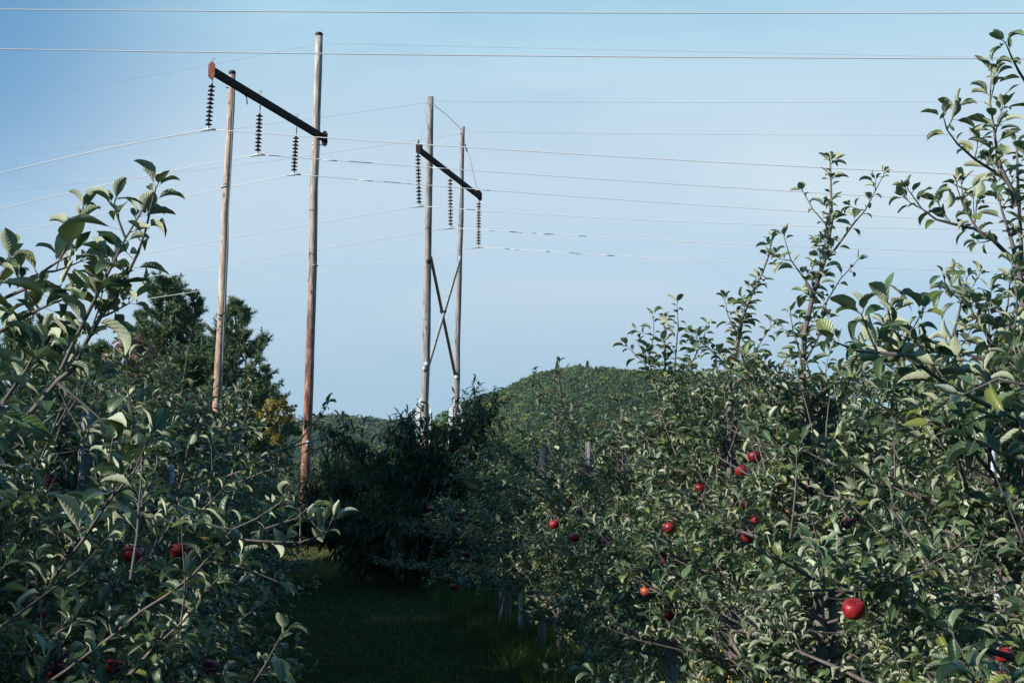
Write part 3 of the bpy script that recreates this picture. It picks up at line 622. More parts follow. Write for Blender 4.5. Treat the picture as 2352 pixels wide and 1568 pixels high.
for r_ in range(7):
    for c_ in range(9):
        y = 62 + r_*8 + R.normal(0, .6); x = -16 + c_*2.1 - .05*y + R.normal(0, .3)
        if c_ > 5 and r_ < 2: continue
        put(far_p[i % 2], x, y, R.uniform(0, 6.28), R.uniform(.95, 1.25), 'pale green apple tree in the far sunlit orchard beside the brown pole', 'far sunlit orchard trees'); i += 1
print('leaves', NT)

# ------------------------------------------------------------------ stakes and posts
def stake(x, y, z, r, m, label, name='tree_stake', cat='stake', lean=(0, 0), group=None, wires=True):
    mb = MB(); k = 8; zz = np.linspace(0, 1, k); pts = np.stack([x+lean[0]*zz, y+lean[1]*zz, z*zz], 1); tube(mb, pts, r*R.uniform(.95, 1.03, k), 10)
    e = empty(name, (x, y, 0), label, cat, group); mb.obj('post', m, e, (x, y, 0))
    t = MB()
    for q in (.55, .8):
        c = np.array([x+lean[0]*q, y+lean[1]*q, z*q]); an = np.linspace(0, 2*pi, 13); tube(t, c + np.stack([np.cos(an)*(r+.004), np.sin(an)*(r+.004), an*0], 1), .0025, 4, False)
    t.obj('tie', M['damper'], e, (x, y, 0)); return e
def stake_at(px, d, z, r, m, label, group=None, lean=(0, 0)):
    x = (px-1176)/3266.7*d; return stake(x, d, z, r, m, label, lean=lean, group=group)
stake_at(2276, 12.9, 2.22, .030, M['white_plastic'], 'white stake rising from the second row at far right')
stake_at(1892, 7.0, 2.15, .045, M['stake_wood'], 'thick grey wooden post behind the big glossy apple')
stake_at(1676, 8.6, 2.2, .022, M['white_plastic'], 'slim white stake in the sunlit right row below the arched top')
stake_at(1536, 10.2, 2.0, .045, M['stake_wood'], 'grey wooden post standing in dark grass under the right row')
stake_at(1427, 11.9, 2.1, .036, M['stake_wood'], 'grey stake behind the twin topped tree')
stake_at(1351, 13.4, 2.25, .030, M['stake_wood'], 'pale stake in the shade, middle one of three before the hill')
stake_at(1246, 16.0, 2.4, .034, M['stake_wood'], 'grey stake beside the reddish bush, left one of three before the hill')
stake_at(1195, 18.2, 2.1, .030, M['white_plastic'], 'bluish white stake deep in the shaded right row')
stake_at(1168, 19.4, .75, .045, M['stake_wood'], 'short cut wooden post in dark grass under the shaded trees')
stake_at(1143, 19.2, .62, .022, M['stake_wood'], 'thin leaning pale stake beside the short cut post', lean=(.14, 0))
stake_at(158, 6.4, 2.1, .036, M['stake_wood'], 'wide grey stake in the left row behind the foreground leaves', lean=(.09, 0))
stake_at(402, 10.7, 2.2, .032, M['white_plastic'], 'narrow pale stake deep in the shaded left row', lean=(-.03, 0))
#stake_at(2062, 10.5, 2.1, .03, M['white_plastic'], 'pale blue stake in the gap right of the thick post')

# ------------------------------------------------------------------ apples
def apple_mesh(mat_, ns=20):
    th = np.linspace(0, pi, 15); r = np.sin(th)**.85*.040*(1+.10*np.cos(th)); z = np.cos(th)*.035
    z = z - .011*np.exp(-((th)/.42)**2) + .007*np.exp(-((pi-th)/.35)**2); prof = np.stack([np.maximum(r, .0004), z], 1)
    mb = MB(); lathe(mb, prof[::-1], (0, 0, 0), ns=ns); v = mb.v[0]; a = np.arctan2(v[:, 1], v[:, 0]); low = np.clip(-v[:, 2]/.035, 0, 1)
    v[:, :2] *= (1 + .035*low*np.cos(5*a) + .02*np.cos(2*a+1))[:, None]
    return mb.mesh('apple_skin', mat_)
AM = {k: apple_mesh(M['apple_'+k]) for k in ('red', 'dark', 'orange')}
sm = MB(); tube(sm, [(0, 0, .022), (.002, 0, .040), (.007, .003, .062)], [.0016, .0015, .0022], 6); STEM = sm.mesh('stem', M['twig'])
cm = MB()
for k in range(5):
    a = k*2*pi/5; tube(cm, [(.002*cos(a), .002*sin(a), -.024), (.006*cos(a), .006*sin(a), -.031)], [.0018, .0004], 4)
CALYX = cm.mesh('calyx', M['bark'])
for (p, r, vis, rr), A_ in zip(APOS, APPLES):
    e = empty('apple', p, A_[5], 'apple', 'apples hanging in the trees')
    for nm, me in (('skin', AM[A_[3]]), ('stem', STEM), ('calyx', CALYX)):
        o = bpy.data.objects.new(nm, me); COL.objects.link(o); o.parent = e
    e.rotation_euler = (R.normal(0, .22), R.normal(0, .22), R.uniform(0, 6)); s = max(.7, min(1.15, rr/.040)) * .97; e.scale = (s, s, s*R.uniform(.92, 1.04))

# ------------------------------------------------------------------ peach trees with long hanging leaves
def peach(base, H, half, seed, label, scale_leaf=1.15, nlimb=16, group=None, zmin=.25, fk=.95):
    rng = np.random.default_rng(seed); base = np.array(base, float); tr = MB(); br = MB(); P_, D_, T_ = [], [], []
    fork = base + np.array([-.18, 0, fk]); tube(tr, [base, base+[-.05, 0, fk*.45], fork], [.13, .10, .09], 10)
    for k in range(nlimb):
        a = k*2.4 + rng.uniform(-.3, .3); el = rng.uniform(.2 if fk > .8 else -.02, 1.3); Lm = (H-.9)/max(.75, sin(el)) * rng.uniform(.72, 1.) if el > .8 else half*rng.uniform(.75, 1.1)
        dr = np.array([cos(a)*cos(el), sin(a)*cos(el)*.8, sin(el)]); c = curve(fork, dr, Lm, 9, .1 if el > .8 else -.55, .2, rng); tube(br, c, np.linspace(.055, .008, 10), 6, False)
        for q in range(46):
            u = rng.uniform(.12, 1.0)*9; a0 = min(int(u), 8); pp = c[a0]+(c[a0+1]-c[a0])*(u-a0)
            d2 = nrm(nrm(c[a0+1]-c[a0])*.6 + rng.normal(0, .7, 3) + np.array([0, 0, .3])); s_ = curve(pp, d2, rng.uniform(.35, .85), 7, rng.uniform(-1.5, .4), .2, rng)
            if s_[:, 2].min() < zmin: continue
            tube(br, s_, np.linspace(.007, .002, 8), 3, False); p, T, _ = samp(s_, .03, .1)
            P_.append(p); T_.append(T)
    p = np.concatenate(P_); T = np.concatenate(T_); n = len(p); D = nrm(T*.45 + rng.normal(0, .55, (n, 3)) + np.array([0, 0, -.35])); N = nrm(rng.normal(0, .4, (n, 3)) + np.array([0, 0, 1.]))
    mb = MB(); L = rng.uniform(.13, .20, n)*scale_leaf; leaves(mb, p, D, N, L, L*.105, rng.uniform(.5, 1.5, n), rng.uniform(.2, .8, n), 4, 2, .12, rng.random(n), None, .9)
    e = empty('peach_tree', base, label, 'peach tree', group); tr.obj('trunk', M['pine_bark'], e, base); br.obj('branches', M['pine_bark'], e, base); mb.obj('foliage', M['peach_leaf'], e, base)
    return n
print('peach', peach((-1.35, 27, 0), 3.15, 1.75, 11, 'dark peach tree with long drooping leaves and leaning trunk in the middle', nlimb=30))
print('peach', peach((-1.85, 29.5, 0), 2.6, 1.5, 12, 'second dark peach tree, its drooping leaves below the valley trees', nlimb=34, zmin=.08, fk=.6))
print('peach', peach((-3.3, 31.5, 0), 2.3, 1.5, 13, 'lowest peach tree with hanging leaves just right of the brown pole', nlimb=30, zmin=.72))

# ------------------------------------------------------------------ pines and other far trees
def tufts(mb, p, d, n_each, L, wd, spread, rng):
    """needle tufts: thin blades fanning out of points p along d"""
    n = len(p); P_ = np.repeat(p, n_each, 0); D_ = nrm(np.repeat(d, n_each, 0) + rng.normal(0, spread, (n*n_each, 3))); Ls = L*rng.uniform(.6, 1.2, (n*n_each, 1))
    S = nrm(np.cross(D_, rng.normal(0, 1, D_.shape)))*wd; q = P_ + D_*Ls
    v = np.stack([P_-S*.5, P_+S*.5, q+S*.35, q-S*.35], 1); mb.add(v.reshape(-1, 3), np.arange(len(P_)*4).reshape(-1, 4), var=np.repeat(np.repeat(rng.random(n), n_each), 4))
def pine(x, y, H, rad, seed, label, group=None, name='pine_tree', open_=.0, needles=9, zmin=.12):
    rng = np.random.default_rng(seed); base = np.array([x, y, 0.]); tr = MB(); br = MB(); lf = MB()
    k = 12; zz = np.linspace(0, 1, k); ld = np.stack([x+rng.normal(0, .08, k)*zz*1.5, y+0*zz, H*zz], 1); tube(tr, ld, np.interp(zz, [0, 1], [.022*H, .03]), 9)
    z = H*zmin; PP = []; DD = []; wf = 1.
    while z < H*.985:
        f = z/H; nb = int(rng.integers(4, 7)); wf = rng.uniform(.6, 1.25); a0 = rng.uniform(0, 6.28)
        prof = min(1, (1-f)*1.9+.10)*min(1, .55+f*1.2)
        for b in range(nb):
            if rng.random() < open_: continue
            a = a0 + b*2*pi/nb + rng.normal(0, .25); Lb = rad*prof*wf*rng.uniform(.45, 1.15); el = -.05 + .75*f + rng.normal(0, .12)
            c = curve([np.interp(z, ld[:, 2], ld[:, 0]), y, z], (cos(a)*cos(el), sin(a)*cos(el), sin(el)), Lb, 6, rng.uniform(.2, .8), .12, rng)
            tube(br, c, np.linspace(.018*Lb+.012, .01, 7), 4, False)
            ns_ = int(5+Lb*4.2)
            for q in range(ns_):
                u = rng.uniform(.25, 1.)*6; i0 = min(int(u), 5); pp = c[i0]+(c[i0+1]-c[i0])*(u-i0); dd = nrm(nrm(c[i0+1]-c[i0])*.8+rng.normal(0, .5, 3)+[0, 0, .28]); Ls = rng.uniform(.25, .75)*min(1, Lb*.6+.2)
                for m_ in np.arange(.1, 1.05, .3): PP.append(pp+dd*Ls*m_); DD.append(nrm(dd+[0, 0, .3]))
        z += H*rng.uniform(.040, .065)
    PP = np.array(PP); DD = np.array(DD); tufts(lf, PP, DD, needles, .30, .045, .55, rng)
    e = empty(name, base, label, 'pine tree', group); tr.obj('trunk', M['pine_bark'], e, base); br.obj('branches', M['pine_bark'], e, base); lf.obj('foliage', M['pine_needle'], e, base)
    return e
def at_px(px, d): return (px-1176)/3266.7*d
def hgt(py, d): return P(1176, py, d)[2]
pine(at_px(372, 88), 88, hgt(655, 88), 5.4, 21, 'tall dark pine with twin pointed tops behind the left row')
pine(at_px(432, 90), 90, hgt(672, 90), 4.0, 22, 'narrow pine leaning against the tallest pine on its right side')
pine(at_px(535, 86), 86, hgt(685, 86), 4.1, 23, 'ragged open pine standing directly behind the tan pole', open_=.22)
pine(at_px(606, 96), 96, hgt(840, 96), 1.9, 24, 'small pointed pine between the ragged pine and the yellow tree')
pine(at_px(318, 92), 92, hgt(715, 92), 3.2, 25, 'dark pine at the left shoulder of the tallest pine')
pine(at_px(40, 72), 72, hgt(735, 72), 3.4, 26, 'pine at the far left edge half hidden by foreground leaves')
pine(at_px(128, 76), 76, hgt(765, 76), 3.2, 27, 'open brownish pine second from the left edge')
pine(at_px(225, 84), 84, hgt(800, 84), 3.2, 28, 'lower dark pine left of the reddish maple')
pine(at_px(468, 98), 98, hgt(790, 98), 3.2, 29, 'lower dark pine in the gap left of the tan pole')
shade = pine(-27, 2.2, 19.5, 5.2, 31, 'tall pine of the windbreak left of the orchard', 'windbreak pines outside the frame', open_=0, needles=10, zmin=.08)
for k, (x, y) in enumerate([(-26.5, 6.0), (-27.5, 9.8), (-26, 13.4), (-27.5, 17.0), (-26.5, 20.8), (-27.5, 25), (-32, 6), (-32.5, 10.5), (-32, 15), (-32.5, 19.5), (-32, 24), (-26, 27)]):
    c = copy_tree(shade); c.location = (x, y, 0); c.rotation_euler = (0, 0, k*1.3+.7); s = [1, .95, 1.04, .98, 1.0, .97, 1.05, 1.08, 1.02, 1.06, 1.0, .9][k]; c.scale = (s*1.05, s*1.05, s)

for k, (x, y, s_) in enumerate([(-14, .8, .46), (-13.6, 2.4, .48), (-14, 4.2, .50), (-14.5, 6.2, .50), (-14, 9.0, .48)]):  # unseen small pines, added to throw shade on the left row
    c = copy_tree(shade); c.location = (x, y, 0); c.rotation_euler = (0, 0, k*2.1); c.scale = (s_*.9, s_*.9, s_); c['label'] = 'small unseen pine added outside the frame to shade the left orchard row'
def crowns(mb, cen, rad, nq, qs, rng, flat=.8):
    """leaf-clump crowns: nq small faces over and inside each lumpy ellipsoid"""
    n = len(cen); C = np.repeat(cen, nq, 0); r = np.repeat(rad, nq, 0)[:, None]; dv = nrm(rng.normal(0, 1, (n*nq, 3))); dv[:, 2] = np.where(dv[:, 2] < -.35, -dv[:, 2], dv[:, 2])
    lump = 1 + .20*np.sin(dv[:, 0:1]*5+np.repeat(rng.uniform(0, 6, n), nq)[:, None])*np.sin(dv[:, 2:3]*6+1) + rng.normal(0, .10, (n*nq, 1))
    p = C + dv*r*lump*np.array([1, 1, flat]); nn = nrm(dv + rng.normal(0, .45, dv.shape)); t1 = nrm(np.cross(nn, rng.normal(0, 1, dv.shape))); t2 = np.cross(nn, t1); s = qs*np.repeat(rad, nq, 0)[:, None]*rng.uniform(.5, 1.2, (n*nq, 1))
    v = np.stack([p-t1*s-t2*s*.6, p+t1*s*.5-t2*s, p+t1*s+t2*s*.6, p-t1*s*.4+t2*s], 1)
    var = np.clip(np.repeat(rng.random(n), nq)*.955 + rng.normal(0, .003, n*nq), 0, 1); mb.add(v.reshape(-1, 3), np.arange(n*nq*4).reshape(-1, 4), var=np.repeat(var, 4))
def broad(px, py, d, wpx, m, seed, label, name='broadleaf_tree', cat='tree', group=None, nq=420, qs=.11):
    rng = np.random.default_rng(seed); x = at_px(px, d); H = hgt(py, d); rad = wpx/3266.7*d/2; base = np.array([x, d, 0.]); tr = MB(); lf = MB()
    tube(tr, [base, base+[0, 0, H*.45], base+[.03*H, 0, H*.85]], [.03*H, .02*H, .006*H], 7)
    for k in range(6):
        a = k*1.05; z0 = H*rng.uniform(.25, .5); tube(tr, [base+[0, 0, z0], base+[cos(a)*rad*.35, sin(a)*rad*.35, z0+H*.18], base+[cos(a)*rad*.65, sin(a)*rad*.65, z0+H*.3]], [.012*H, .007*H, .002*H], 5, False)
    nb = 16; cs = []; rs = []
    for k in range(nb):
        f = rng.random(); a = rng.uniform(0, 6.28); z = H*(.18+.68*f); rr = rad*(1-.75*abs(f-.35))*rng.uniform(.25, .75); cs.append(base+[cos(a)*rr, sin(a)*rr, z]); rs.append(rad*rng.uniform(.30, .50)*(1-.4*f))
    cs.append(base+[0, 0, H*.86]); rs.append(H*.13)
    crowns(lf, np.array(cs), np.array(rs), nq, qs, rng, 1.)
    e = empty(name, base, label, cat, group); tr.obj('trunk', M['pine_bark'], e, base); lf.obj('crown', m, e, base); return e
broad(298, 775, 60, 60, M['red_leaf'], 41, 'reddish maple between the leaves of the left row and the pines', 'maple_tree')
broad(636, 915, 78, 90, M['yellow_leaf'], 42, 'yellow orange autumn tree at the right end of the pines')
broad(598, 870, 95, 90, M['olive_leaf'], 43, 'olive brown tree behind the yellow autumn tree')
broad(560, 850, 99, 90, M['dark_broadleaf'], 44, 'dark green tree at the foot of the ragged pine')
broad(655, 955, 120, 60, M['dark_broadleaf'], 45, 'small dark tree just left of the brown pole')
broad(470, 880, 94, 130, M['olive_leaf'], 46, 'olive tree low between the pines')
broad(250, 860, 80, 150, M['dark_broadleaf'], 47, 'dark tree low at the foot of the left pines')
broad(90, 850, 78, 180, M['dark_broadleaf'], 48, 'dark tree low at the left edge under the pines')
broad(873, 1045, 330, 62, M['red_leaf'], 51, 'pinkish brown tree in the valley between the poles')
broad(815, 1010, 360, 85, M['olive_leaf'], 52, 'light green tree in the valley left of the pinkish tree')
broad(768, 1055, 300, 90, M['olive_leaf'], 53, 'yellow green tree low in the valley right of the brown pole')
broad(935, 1025, 320, 95, M['broadleaf'], 54, 'rounded green tree in the valley right of the pinkish tree')
broad(905, 1000, 380, 60, M['dark_broadleaf'], 55, 'dark green tree in the valley above the pinkish tree')
broad(1000, 965, 300, 60, M['olive_leaf'], 56, 'tall light green tree behind the left grey pole')
broad(1030, 945, 260, 45, M['broadleaf'], 57, 'narrow green tree between the two grey poles')
broad(1205, 1050, 90, 52, M['red_leaf'], 58, 'rusty red bush at the foot of the hill')
k_ = 0
for (px, py, d, wd) in [(720,1050,200,110),(660,1060,170,110),(800,1080,210,110),(880,1085,190,110),(970,1060,210,100),(1090,1020,260,110),(1160,1000,280,120),(1250,1010,260,120),(1340,990,270,130),(1440,1000,260,130),(1560,1000,280,140),(1700,1010,260,150),(1850,1010,270,150),(2000,1005,260,160),(2150,1000,270,150),(2300,1010,260,160)]:
    broad(px, py, d, wd, M['broadleaf'] if k_ % 2 else M['olive_leaf'], 60+k_, 'green hedge tree along the valley bottom beyond the orchard', 'hedge_tree', group='hedge trees along the valley', nq=260, qs=.13); k_ += 1

# ------------------------------------------------------------------ ground, hills and their woods
gm_ = MB(); n_ = 60; xs = np.linspace(-1, 1, n_); g = np.sign(xs)*np.abs(xs)**2.2*6000; X, Y = np.meshgrid(g, g); 
gm_.add(np.stack([X, Y, X*0], -1).reshape(-1, 3), [[a*n_+b, a*n_+b+1, (a+1)*n_+b+1, (a+1)*n_+b] for a in range(n_-1) for b in range(n_-1)])
tag(gm_.obj('ground', M['ground']), kind='structure')
def ridge(name, prof, d0, dcrest, d1, tree_h, m_wood, wood_name, crown_r, step, seed, qs=.125, nq=230):
    rng = np.random.default_rng(seed); px = np.array([a for a, b in prof], float); hh = np.array([max(1, hgt(b, dcrest)-tree_h*1.15) for a, b in prof]); az = (px-1176)/3266.7
    def height(u, d):
        """u = x/y bearing, d = distance"""
        h = np.interp(u, az, hh); t = np.where(d < dcrest, (d-d0)/(dcrest-d0), (d1-d)/(d1-dcrest)); t = np.clip(t, 0, 1)
        return h*(t*t*(3-2*t))**.8*(1+.05*np.sin(u*40+d*.01)*np.sin(d*.02+3*u))
    U = np.linspace(az[0], az[-1], 90); D = np.linspace(d0, d1, 40); UU, DD = np.meshgrid(U, D); Z = height(UU, DD) - .5
    mb = MB(); mb.add(np.stack([UU*DD, DD, Z], -1).reshape(-1, 3), [[a*90+b, a*90+b+1, (a+1)*90+b+1, (a+1)*90+b] for a in range(39) for b in range(89)]); tag(mb.obj(name, M['hill']), kind='structure')
    pts = []
    for d in np.arange(d0, dcrest+step*3, step):
        x = np.arange(az[0]*d, az[-1]*d, step) + rng.uniform(0, step); yy = d + rng.normal(0, step*.35, len(x)); xx = x+rng.normal(0, step*.3, len(x)); z = height(xx/yy, yy); pts.append(np.stack([xx, yy, z], 1))
    pts = np.concatenate(pts); 
    ok = (np.abs(pts[:, 0]/pts[:, 1]) < .44); pts = pts[ok]; rad = crown_r*rng.uniform(.6, 1.35, len(pts)); pts[:, 2] += tree_h*.62 - rad*.75 + rng.normal(0, tree_h*.06, len(pts))
    k = rng.random(len(pts)); 
    for sel, mm, suffix in ((k < .52, m_wood[0], 'green'), ((k >= .52) & (k < .82), m_wood[1], 'darker green'), (k >= .82, m_wood[2], 'olive')):
        mb = MB(); crowns(mb, pts[sel], rad[sel], nq, qs, rng, 1.05); o = mb.obj(wood_name, mm); tag(o, wood_label[wood_name] % suffix, 'wood', 'woods on the hills', 'stuff')
    print(name, len(pts)); return height
wood_label = {'hill_wood': 'far %s tree crowns covering the rounded hill', 'ridge_wood': 'far %s tree crowns on the low ridge at left', 'valley_wood': 'nearer %s tree crowns filling the valley floor'}
WM = (M['broadleaf'], M['dark_broadleaf'], M['olive_leaf'])
ridge('hill', [(960,1010),(1040,945),(1060,925),(1100,905),(1170,880),(1230,855),(1300,843),(1400,842),(1480,850),(1560,852),(1650,856),(1720,868),(1800,882),(1900,905),(2000,935),(2100,960),(2352,985),(2700,1000)], 520, 1000, 1500, 13, WM, 'hill_wood', 4.7, 6.8, 71)
ridge('far_ridge', [(-400,985),(200,985),(560,985),(640,975),(700,962),(760,952),(800,950),(850,954),(900,957),(960,955),(1050,965),(1150,1000),(1300,1010)], 900, 1450, 2100, 14, (M['dark_broadleaf'], M['dark_broadleaf'], M['olive_leaf']), 'ridge_wood', 7.5, 12, 72)
ridge('valley', [(560,1050),(700,1040),(800,1025),(900,1000),(1000,985),(1080,975),(1200,975),(1500,985),(2000,1000),(2700,1010)], 380, 480, 640, 11, (M['broadleaf'], M['olive_leaf'], M['broadleaf']), 'valley_wood', 4.6, 7.5, 73)
# single trees breaking the skyline of the hill
for k, (px, py) in enumerate([(1280,838),(1350,836),(1645,838),(1770,858),(1820,868)]):
    d = 990; x = at_px(px, d); z1 = hgt(py-1, d); z0 = z1-9; z0 += 2; base = np.array([x, d, z0]); tr = MB(); lf = MB(); rng = np.random.default_rng(500+k); tube(tr, [base, base+[0, 0, 9]], [.3, .05], 6)
    zz = rng.uniform(.1, 1, 420); a = rng.uniform(0, 6.28, 420); rr = (1-zz)*2.3*rng.uniform(.3, 1, 420); p = base+np.stack([np.cos(a)*rr, np.sin(a)*rr, zz*9], 1); tufts(lf, p, nrm(np.stack([np.cos(a), np.sin(a), .3+a*0], 1)), 3, .7, .4, .4, rng)
    e = empty('spruce_tree', base, ['small conifer top left on the crest of the hill', 'small conifer in the middle of the hill crest', 'bushy conifer on the hill crest between two apple tree tops', 'round topped conifer right on the hill crest before the tall leader', 'last conifer on the falling right crest of the hill'][k], 'conifer', 'conifers on the hill crest')
    tr.obj('trunk', M['pine_bark'], e, base); lf.obj('crown', M['pine_needle'], e, base)

# ------------------------------------------------------------------ transmission structures
def tower_pole(mb, top, bot, dt, d, r1, r0):
    a = P(*bot, d); b = P(*top, d); k = b-a; foot = a - k*(a[2]+.0)/k[2]; n = 14; s = np.linspace(0, 1, n)[:, None]; pts = foot + (b-foot)*s
    pts[1:-1, :2] += R.normal(0, .012, (n-2, 2)); tube(mb, pts, np.linspace(r0, r1, n)*R.uniform(.985, 1.02, n), 18); return foot, b
def insulator(parent, base, top, bot, ndisc, m, label, link=.35, rdisc=.127):
    """a hanging string: link, caps and discs; returns the clamp point"""
    ax = nrm(bot-top); Lt = np.linalg.norm(bot-top); mb = MB(); tube(mb, [top, top+ax*(link+.02)], .018, 6)
    e = bpy.data.objects.new('insulator_string', None); COL.objects.link(e); e.parent = parent; e.location = tuple(top-base); e['label'] = label
    core = MB(); tube(core, [top, bot], .022, 8); 
    for q in (link*.25, link*.75): tube(core, [top+ax*(q-.03), top+ax*(q+.03)], .035, 6)
    core.obj('link_rod', M['galv'], e, top)
    sp = (Lt-link-.22)/(ndisc-1)
    prof = np.array([[.028, .07], [.046, .062], [.05, .03], [.075, .020], [.118, .000], [.127, -.014], [.120, -.024], [.10, -.012], [.085, -.026], [.065, -.012], [.03, -.02], [.022, -.06]])*[rdisc/.127, 1]
    dm = MB(); lathe(dm, prof[::-1], (0, 0, 0), -ax, 16); me = dm.mesh('insulator_disc', m)
    for k in range(ndisc):
        o = bpy.data.objects.new('insulator_disc', me); COL.objects.link(o); o.parent = e; o.location = tuple(ax*(link+.04+sp*k))
    return e
def clamp(parent, e, top, bot, dirs):
    mb = MB(); t0, t1 = dirs; tube(mb, [bot+t0*.30+[0, 0, -.03], bot+t0*.12, bot+t1*.12, bot+t1*.30+[0, 0, -.03]], [.022, .05, .05, .022], 8); tube(mb, [bot-[0, 0, .05], bot+[0, 0, .14]], .035, 8); box(mb, bot, (.10, .05, .12))
    mb.obj('clamp', M['galv'], e, top)
def beam(mb, a, b, w_, h_):
    ax = nrm(b-a); side = nrm(np.cross(ax, [0, 0, 1])); up = np.cross(side, ax); box(mb, (a+b)/2, (np.linalg.norm(b-a), w_, h_), (ax, side, up)); return ax, side, up

# the nearer structure: tan pole, brown pole, rusty steel arm
DA1, DA2 = 51.2, 57.5
fa, ta = P(496, 900, DA1), P(533, 163, DA1)
e = empty('power_line_structure', (fa[0], fa[1], 0), 'nearer two pole wooden power line structure with dark steel arm and no cross bracing', 'power line structure')
baseA = np.array([fa[0], fa[1], 0.])
mb = MB(); f1, t1 = tower_pole(mb, (533.5, 166), (500, 900), 0, DA1, .120, .180); mb.obj('pole', M['pole_tan'], e, baseA)['label'] = 'tan wooden pole, the shorter looking left one'
mb = MB(); f2, t2 = tower_pole(mb, (733, 78), (702, 1130), 0, DA2, .150, .200); mb.obj('pole', M['pole_brown'], e, baseA)['label'] = 'tall pole, grey on top and reddish brown below'
for t_ in (t1, t2):
    mb = MB(); q_ = .160 if t_ is t2 else .130; lathe(mb, [(.001, .05), (q_*.8, .045), (q_, .01), (q_+.003, -.10), (q_-.01, -.10)][::-1], t_, ns=16); mb.obj('pole_cap', M['cap'], e, baseA)
    mb = MB(); tube(mb, [t_+[.11, 0, -.6], t_+[.12, 0, .3]], .006, 5); mb.obj('lightning_rod', M['damper'], e, baseA)
a0 = P(487, 163, 48.7) + [0, 0, 0]; a1 = P(745, 318, 57.4)
side0 = np.array([-.25, -.0, 0])
mb = MB(); ax, sd, up = beam(mb, a0, a1, .14, .28); mb.obj('crossarm', M['arm_steel'], e, baseA, smooth=False)
mb = MB(); c_ = a0-ax*.02; pl = [(.12, -.25), (.13, -.12), (.13, .18), (.05, .30), (-.05, .30), (-.13, .18), (-.13, -.12), (-.05, -.30), (.05, -.30)]
pl = [(.05, -.30), (.13, -.20), (.13, .20), (.05, .32), (-.05, .32), (-.13, .20), (-.13, -.20), (-.05, -.30)]
v = [c_ + sd*a + np.array([0, 0, b]) + ax*q for q in (-.02, .012) for a, b in pl]; n8 = 8
mb.add(v, [[k, (k+1) % 8, 8+(k+1) % 8, 8+k] for k in range(8)], [[0, k+1, k] for k in range(1, 7)] + [[8, 8+k, 8+k+1] for k in range(1, 7)]); mb.obj('end_plate', M['rust'], e, baseA, smooth=False)
mb = MB(); v = [a1+ax*.01 + sd*a + np.array([0, 0, b]) + ax*q for q in (.0, .03) for a, b in pl]; mb.add(v, [[k, (k+1) % 8, 8+(k+1) % 8, 8+k] for k in range(8)], [[0, k+1, k] for k in range(1, 7)] + [[8, 8+k, 8+k+1] for k in range(1, 7)]); mb.obj('end_plate', M['arm_steel'], e, baseA, smooth=False)
wl = nrm(np.array([-.96, .28, -.12])); wr = nrm(np.array([.97, -.23, -.04]))
strA = []
for k, (tp, bp, d, lb) in enumerate([((488, 177), (478, 297), 48.9, 'first insulator string, under the rusty plate'), ((597, 246), (592, 355), 52.1, 'middle insulator string of the nearer structure'), ((681, 298), (675, 400), 55.3, 'insulator string beside the brown pole')]):
    top = P(*tp, d); bot = P(*bp, d); s_ = insulator(e, baseA, top, bot, 10, M['porcelain'], lb, link=.30); clamp(e, s_, top, bot, (wl, wr)); strA.append(bot)
    mb = MB(); ct = top + [0, 0, .56 if k else .64]; an = np.linspace(0, 2*pi, 11); tube(mb, ct + np.stack([np.cos(an)*.05, an*0, np.sin(an)*.07+.03], 1), .013, 5); tube(mb, [top-[0, 0, .03], top+[0, 0, .12 if k else .02]], .03, 6); mb.obj('hanger_eye', M['galv'], e, baseA)
for (p_, d_) in ((t1+[.05, -.15, -.75], 1), ):   # the short stays between pole and arm
    mb = MB(); tube(mb, [p_+[.06, 0, .25], p_+[.45, .4, -.12], p_+[.48, .42, -.4]], .022, 5); mb.obj('arm_bracket', M['arm_steel'], e, baseA)
for (px, py, d) in ((733, 332, DA2-.2), (536, 200, DA1-.18)):
    mb = MB(); c = P(px, py, d); tube(mb, [c+[-.3, .1, 0], c+[.32, .1, 0]], .02, 6); box(mb, c+[.22, .1, 0], (.06, .1, .1)); mb.obj('bolt', M['arm_steel'], e, baseA)
mb = MB(); zz = np.linspace(0, 1, 20)[:, None]; tube(mb, f2+[.17, -.10, 0] + (t2-f2-[.06, 0, .3])*zz, .008, 4); mb.obj('ground_wire', M['damper'], e, baseA)
mb = MB(); zz = np.linspace(0, 1, 20)[:, None]; tube(mb, f1+[.15, -.10, 0] + (t1-f1-[.05, 0, .3])*zz, .008, 4); mb.obj('ground_wire', M['damper'], e, baseA)
for (px, py, d, r_) in ((517, 430, DA1, .16), (721, 610, DA2, .175), (706, 1018, DA2, .20)):
    mb = MB(); c = P(px, py, d); 
    if py < 1000: tube(mb, [c-[0, 0, .02], c+[0, 0, .02]], r_+.004, 18); mb.obj('band', M['damper'], e, baseA)
    else: box(mb, c+[.06, -r_-.01, 0], (.14, .01, .22)); mb.obj('number_plate', M['tag_blue'], e, baseA)

